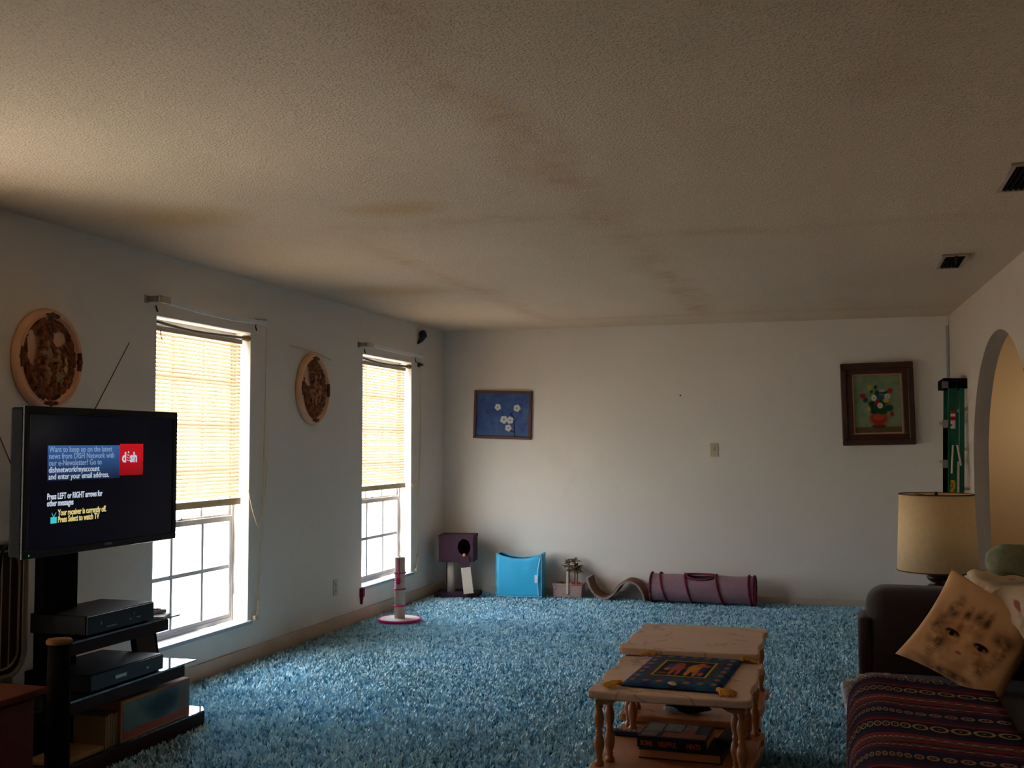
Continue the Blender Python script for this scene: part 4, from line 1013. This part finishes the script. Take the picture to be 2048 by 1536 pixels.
# ------------------------------------------------------------------ sofa and what lies on it
t = thing('sofa', 'dark brown velour sofa along the right wall with a tall rounded arm', 'sofa', (4.1, 3.7, 0))
def soft(name, x0, x1, y0, y1, z0, z1, r, m=M['sofa'], parent=t, rot=None, cx=4.1, cy=3.7):
    b = bx(x0-cx, x1-cx, y0-cy, y1-cy, z0, z1)
    o = obj(name, b, m, parent, smooth=True); q = o.modifiers.new('bevel', 'BEVEL'); q.width = r; q.segments = 6; return o
soft('base', 3.70, 4.62, 2.1, 5.28, .04, .29, .03)
for a, b_ in ((2.15, 3.05), (3.06, 4.0), (4.01, 4.96)): soft('seat_cushion', 3.68, 4.46, a, b_, .285, .415, .06)
soft('backrest', 4.44, 4.66, 2.1, 5.26, .2, .80, .09)
for a, b_ in ((2.15, 3.05), (3.06, 4.0), (4.01, 4.92)): soft('back_cushion', 4.37, 4.50, a, b_, .40, .78, .06)
ar = soft('armrest', 3.73, 4.56, 4.98, 5.24, .06, .755, .085)
soft('arm_front_panel', 3.695, 3.745, 4.99, 5.23, .05, .63, .02)
soft('armrest', 3.70, 4.45, 1.86, 2.1, .05, .70, .08)
for x, y in ((3.78, 2.2), (3.78, 5.15), (4.4, 2.2), (4.4, 5.15)): obj('foot', bx(x-4.1-.03, x-4.1+.03, y-3.7-.03, y-3.7+.03, -.03, .045), M['mahogany'], t)

# striped blanket
def blanket_mat():
    g = NG('serape_stripes', 1.0, 'UV')
    P = .62
    v = g.op('MODULO', g.op('ADD', g.op('MULTIPLY', g.y, 2.15), .155), P)       # metres along the seat, repeated
    u = g.op('MULTIPLY', g.x, 1.3)
    c = g.over((22, 16, 26), .0, (22, 16, 26))
    n = g.t.nodes.new('ShaderNodeRGB'); n.outputs[0].default_value = (*lin((20, 15, 24)), 1); c = n.outputs[0]
    RED, NAVY, TAN = (136, 28, 42), (32, 24, 60), (160, 126, 92)
    full = lambda a, b: g.op('MULTIPLY', g.ramp(v, a-.004, a+.004), g.ramp(v, b+.004, b-.004))
    for a, b, col in ((.0, .045, (104, 74, 58)), (.05, .078, RED), (.085, .125, NAVY), (.27, .292, RED), (.30, .33, (70, 18, 44)), (.34, .375, NAVY), (.385, .46, (26, 20, 34)), (.46, .50, NAVY), (.505, .525, (100, 22, 42)), (.585, .612, RED)):
        c = g.over(c, full(a, b), col)
    # dotted rows
    dot = lambda f: g.ramp(g.op('SINE', g.op('MULTIPLY', u, f)), -.1, .3)
    c = g.over(c, g.op('MULTIPLY', full(.008, .018), dot(190)), (26, 22, 24)); c = g.over(c, g.op('MULTIPLY', full(.027, .037), dot(190)), (176, 150, 120))
    c = g.over(c, g.op('MULTIPLY', full(.535, .57), 1.0), (96, 62, 60)); c = g.over(c, g.op('MULTIPLY', full(.54, .55), dot(160)), TAN); c = g.over(c, g.op('MULTIPLY', full(.556, .566), dot(160)), (22, 18, 22))
    # chain of rings
    def rings(vc, r, per, col, w):
        uu = g.op('SUBTRACT', g.op('MODULO', u, per), per/2); vv = g.op('SUBTRACT', v, vc)
        d = g.op('SQRT', g.op('ADD', g.op('MULTIPLY', uu, uu), g.op('MULTIPLY', g.op('MULTIPLY', vv, vv), .36)))
        ring = g.ramp(g.op('ABSOLUTE', g.op('SUBTRACT', d, r)), w, w*.5); core = g.ramp(d, w*.9, w*.5)
        return g.over(g.over(c, ring, col), core, col)
    c = rings(.20, .020, .052, TAN, .005); c = rings(.425, .013, .040, (150, 110, 84), .005)
    g.bump(g.noise(180, 2), .5, .004)
    return g.done(c)
pf = [(4.18, .425), (4.0, .424), (3.85, .426), (3.77, .427), (3.71, .415), (3.672, .385), (3.655, .34), (3.648, .25), (3.652, .15), (3.645, .05), (3.64, .015)]
cp = curve([(a, 0, b) for a, b in pf], 5)
def blk(u, v):
    p = cp[min(len(cp)-1, int(round(u*(len(cp)-1))))]
    y = 2.75+v*2.01
    y += -.02*(1-u)*0 - max(0, (p.x-3.75))*.30*(v) - .06*u*max(0, v-.6)
    dr = max(0, u-.45)
    return (p.x-.016*dr*math.sin(v*31+u*2)+.01*noise.noise(Vector((v*7, u*5, 1)))*dr*2, y, p.z+(.006*noise.noise(Vector((v*9, u*6, 3)))+.004 if u < .5 else 0))
b = B(); grid(b, len(cp)-1, 120, blk)
t = thing('striped_blanket', 'dark red, navy and black woven striped blanket draped over the sofa seat', 'blanket')
o = obj('cloth', b, blanket_mat(), t, smooth=True); q = o.modifiers.new('solid', 'SOLIDIFY'); q.thickness = .006; q.offset = 1
fr = B()
for k in range(90):
    u = k/90; p = Vector(blk(u, 1)); a = random.uniform(-.8, .8); L = random.uniform(.02, .055)
    tube(fr, [p+Vector((0, 0, .004)), p+Vector((math.sin(a)*L*.4, L*.6, .008)), p+Vector((math.sin(a)*L, L, .003 if u < .5 else -.01))], .0020, 4)
obj('fringe', fr, mat('rose_fringe', (196, 158, 136), 1), t)['kind'] = 'stuff'

# cat cushion
t = thing('cat_cushion', 'tan square cushion printed with a cat face leaning on the sofa arm corner', 'cushion', (4.115, 4.80, .61))
tw = .215
def pillow(name, W_, T_, m, parent, n=26, k=.28, wr=.004):
    b = B(); V = {}
    for s_ in (-1, 1):
        for i in range(n+1):
            for j in range(n+1):
                x, y = i/n*2-1, j/n*2-1; e = (1-x*x)*(1-y*y)
                edge = i in (0, n) or j in (0, n)
                if edge and s_ == 1: V[s_, i, j] = V[-1, i, j]; continue
                pin = 1-.10*(1-x*x)*abs(y)**3; pin2 = 1-.10*(1-y*y)*abs(x)**3
                z = s_*T_*max(0, e)**k+(0 if edge else wr*noise.noise(Vector((x*4, y*4, s_*3)))*2)
                V[s_, i, j] = b.verts.new((x*W_*pin2, y*W_*pin, z))
    for s_ in (-1, 1):
        for i in range(n):
            for j in range(n): b.faces.new((V[s_, i, j], V[s_, i+1, j], V[s_, i+1, j+1], V[s_, i, j+1]))
    return obj(name, b, m, parent, smooth=True)
g = NG('cat_face_print', .95)
c = g.over((214, 160, 108), g.ramp(g.noise(5, 4), .35, .65), (232, 182, 128))
# cushion axes: x to the viewer's right along the lower edge, y up along the left edge
OX, OY = .0, -.05
def fur(cx, cy, rx, ry, col, amt=1.0, soft_=.5):
    global c; cx += OX; cy += OY
    mk = g.op('MULTIPLY', g.ell(g.x, g.y, cx, cy, rx, ry, soft_), g.op('MULTIPLY', g.ramp(g.noise(22, 5), .34, .62), amt)); c = g.over(c, mk, col)
DK = (96, 66, 50)
fur(.0, -.01, .13, .12, (182, 120, 72), .8)
for a in ((-.10, .10, .022, .055), (.115, .085, .04, .03), (-.125, .0, .02, .06), (-.09, -.055, .025, .05), (.0, .10, .02, .05), (.035, .115, .012, .05), (-.045, .09, .012, .05), (.13, .03, .02, .05), (.1, -.06, .03, .03), (.0, -.13, .12, .014), (.03, -.16, .1, .010), (-.05, -.16, .03, .02)): fur(*a, DK, .95)
fur(.0, -.055, .05, .04, (214, 166, 118), .9, .4); fur(-.03, -.1, .06, .02, (206, 150, 98), .8)
for sx_e in (-1, 1):
    c = g.over(c, g.ell(g.x, g.y, OX+sx_e*.060, OY+.016, .030, .013, .2), (46, 28, 22)); c = g.over(c, g.ell(g.x, g.y, OX+sx_e*.060, OY+.009, .024, .008, .3), (150, 112, 70)); c = g.over(c, g.ell(g.x, g.y, OX+sx_e*.060, OY+.011, .010, .010, .2), (16, 12, 12))
c = g.over(c, g.ell(g.x, g.y, OX, OY-.045, .012, .006, .3), (176, 96, 78)); c = seg(g, c, (0, -.05), (0, -.068), .0025, (60, 36, 30)) if False else c
for k in range(4):
    for s_ in (-1, 1): c = g.over(c, g.ell(g.x, g.y, OX+s_*(.05+.02*k), OY-.06-.012*k, .035, .0013, .6), (206, 168, 122))
g.bump(g.noise(14, 3), .35, .01)
o = pillow('cover', tw, .055, g.done(c), t)
# stands on its lower corner, leaning back against the sofa back
Mz = Matrix.Rotation(math.radians(-14), 4, 'Z') @ Matrix.Rotation(math.radians(62), 4, 'X') @ Matrix.Rotation(math.radians(-27), 4, 'Z')
t.matrix_world = Matrix.Translation((4.125, 4.72, .610)) @ Mz

# sheet and green bundle on the sofa back
t = thing('floral_sheet', 'cream floral sheet crumpled over the sofa back behind the cat cushion', 'sheet')
def sheet(u, v):
    y = 4.05+v*1.1; k = min(1, max(0, (y-4.4)/.65))
    xf = 4.36-.18*k; zf = .56+.21*k
    prof = curve([(4.66, 0, .74), (4.61, 0, .82), (4.50, 0, .825), (4.40-.05*k, 0, .80), (xf, 0, (zf+.80)/2+.02), (xf-.012, 0, zf)], 6)
    p = prof[min(len(prof)-1, int(round(u*(len(prof)-1))))]
    n_ = noise.noise(Vector((u*5, v*9, 2)))*.02
    return (p.x+n_-.006, y, p.z+.014+n_+.02*u*math.sin(v*13))
g = NG('cream_floral', .9); c = g.over((196, 170, 138), g.ramp(g.noise(9, 4), .55, .66), (150, 118, 92)); c = g.over(c, g.ramp(g.noise(7, 2, ), .66, .7), (150, 80, 66))
o = obj('cloth', grid(B(), 30, 44, sheet), g.done(c), t, smooth=True); q = o.modifiers.new('solid', 'SOLIDIFY'); q.thickness = .006; q.offset = 1
t = thing('green_bundle', 'rolled grey green quilted bundle lying on top of the sofa back', 'bundle', (4.40, 4.93, .895), (0, 0, math.radians(-80)))
def bun(u, v):
    a = 2*PI*v; x = (u-.5)*.42; s_ = max(0, 1-abs(2*u-1)**3.2)**.5
    r = .076*s_*(1+.3*noise.noise(Vector((u*6, math.cos(a)*1.6, math.sin(a)*1.6)))+.12*math.sin(a*3+u*9))
    return (math.cos(a)*r*1.15, x, math.sin(a)*r*.9)
g = NG('sage_cloth', .9); c = g.over((160, 168, 134), g.ramp(g.noise(5, 4), .4, .6), (128, 130, 102)); c = g.over(c, g.ramp(g.noise(9, 3), .6, .68), (140, 116, 80)); g.bump(g.noise(12, 4), .9, .04)
obj('roll', grid(B(), 28, 28, bun), g.done(c), t, smooth=True)

# white pillow corner under the blanket
t = thing('white_pillow', 'white pillow poking out between the blanket edge and the sofa arm', 'pillow', (3.685, 4.93, .30), (math.radians(80), 0, math.radians(60)))
pillow('pillow_body', .09, .035, M['white'], t, n=14)

# side table and lamp behind the sofa
t = thing('lamp_table', 'dark wooden lamp table hidden behind the sofa arm', 'table', (4.12, 6.0, 0))
obj('top', bx(-.27, .27, -.25, .25, .50, .525), M['brown_wood'], t, bevel=.006)
for sx in (-1, 1):
    for s_ in (-1, 1): obj('leg', lathe(B(), [(0, -.02), (.018, -.02), (.024, .2), (.018, .4), (.025, .5), (0, .5)], 12, (sx*.22, s_*.2, 0)), M['brown_wood'], t, smooth=True)
obj('lower_shelf', bx(-.23, .23, -.21, .21, .14, .16), M['brown_wood'], t, bevel=.004)
t = thing('table_lamp', 'table lamp with a large tan drum shade behind the sofa arm', 'lamp', (4.094, 6.0, .526))
obj('base', lathe(B(), [(0, 0), (.085, 0), (.09, .015), (.06, .03), (.035, .05), (.05, .075), (.065, .10), (.05, .13), (.03, .145), (.05, .16), (.055, .175), (.03, .19), (.018, .20), (.014, .26), (0, .26)], 28), M['brass'], t, smooth=True)
def shade_mat():
    m = mat('burlap_shade', (238, 204, 152), .9, var=.10, vs_=40, bump=.15, bs=160); return m
sh = B(); n = 48
prof = [(.196, .205), (.180, .59)]
ro = [[sh.verts.new((r*math.cos(2*PI*k/n), r*math.sin(2*PI*k/n), z)) for k in range(n)] for r, z in prof]
for k in range(n): sh.faces.new((ro[0][k], ro[0][(k+1) % n], ro[1][(k+1) % n], ro[1][k]))
s_ = obj('lamp_shade', sh, shade_mat(), t, smooth=True); s_.modifiers.new('solid', 'SOLIDIFY').thickness = .003
bt = mat('brown_shade_trim', (92, 52, 36), .7)
for r, z in prof: obj('shade_trim', tube(B(), [(math.cos(a)*r, math.sin(a)*r, z) for a in [k*PI/24 for k in range(49)]], .0035, 6, False), bt, s_, smooth=True)
obj('socket', lathe(B(), [(0, .255), (.016, .255), (.018, .31), (0, .31)], 14), M['brass'], t, smooth=True)
obj('bulb', lathe(B(), [(0, .31), (.013, .315), (.03, .36), (.028, .39), (0, .41)], 16), mat('frosted_bulb', (220, 215, 205), .4), t, smooth=True)
hp = B(); tube(hp, curve([(0, -.018, .27), (0, -.06, .36), (0, -.05, .5), (0, 0, .575), (0, .05, .5), (0, .06, .36), (0, .018, .27)], 5), .0025, 5)
for k in range(3): tube(hp, [(0, 0, .575), (math.cos(k*2.1)*.178, math.sin(k*2.1)*.178, .585)], .002, 5)
obj('harp', hp, M['brass'], t); obj('finial', blob(B(), (0, 0, .59), (.009, .009, .014), 10), M['brass'], t, smooth=True)
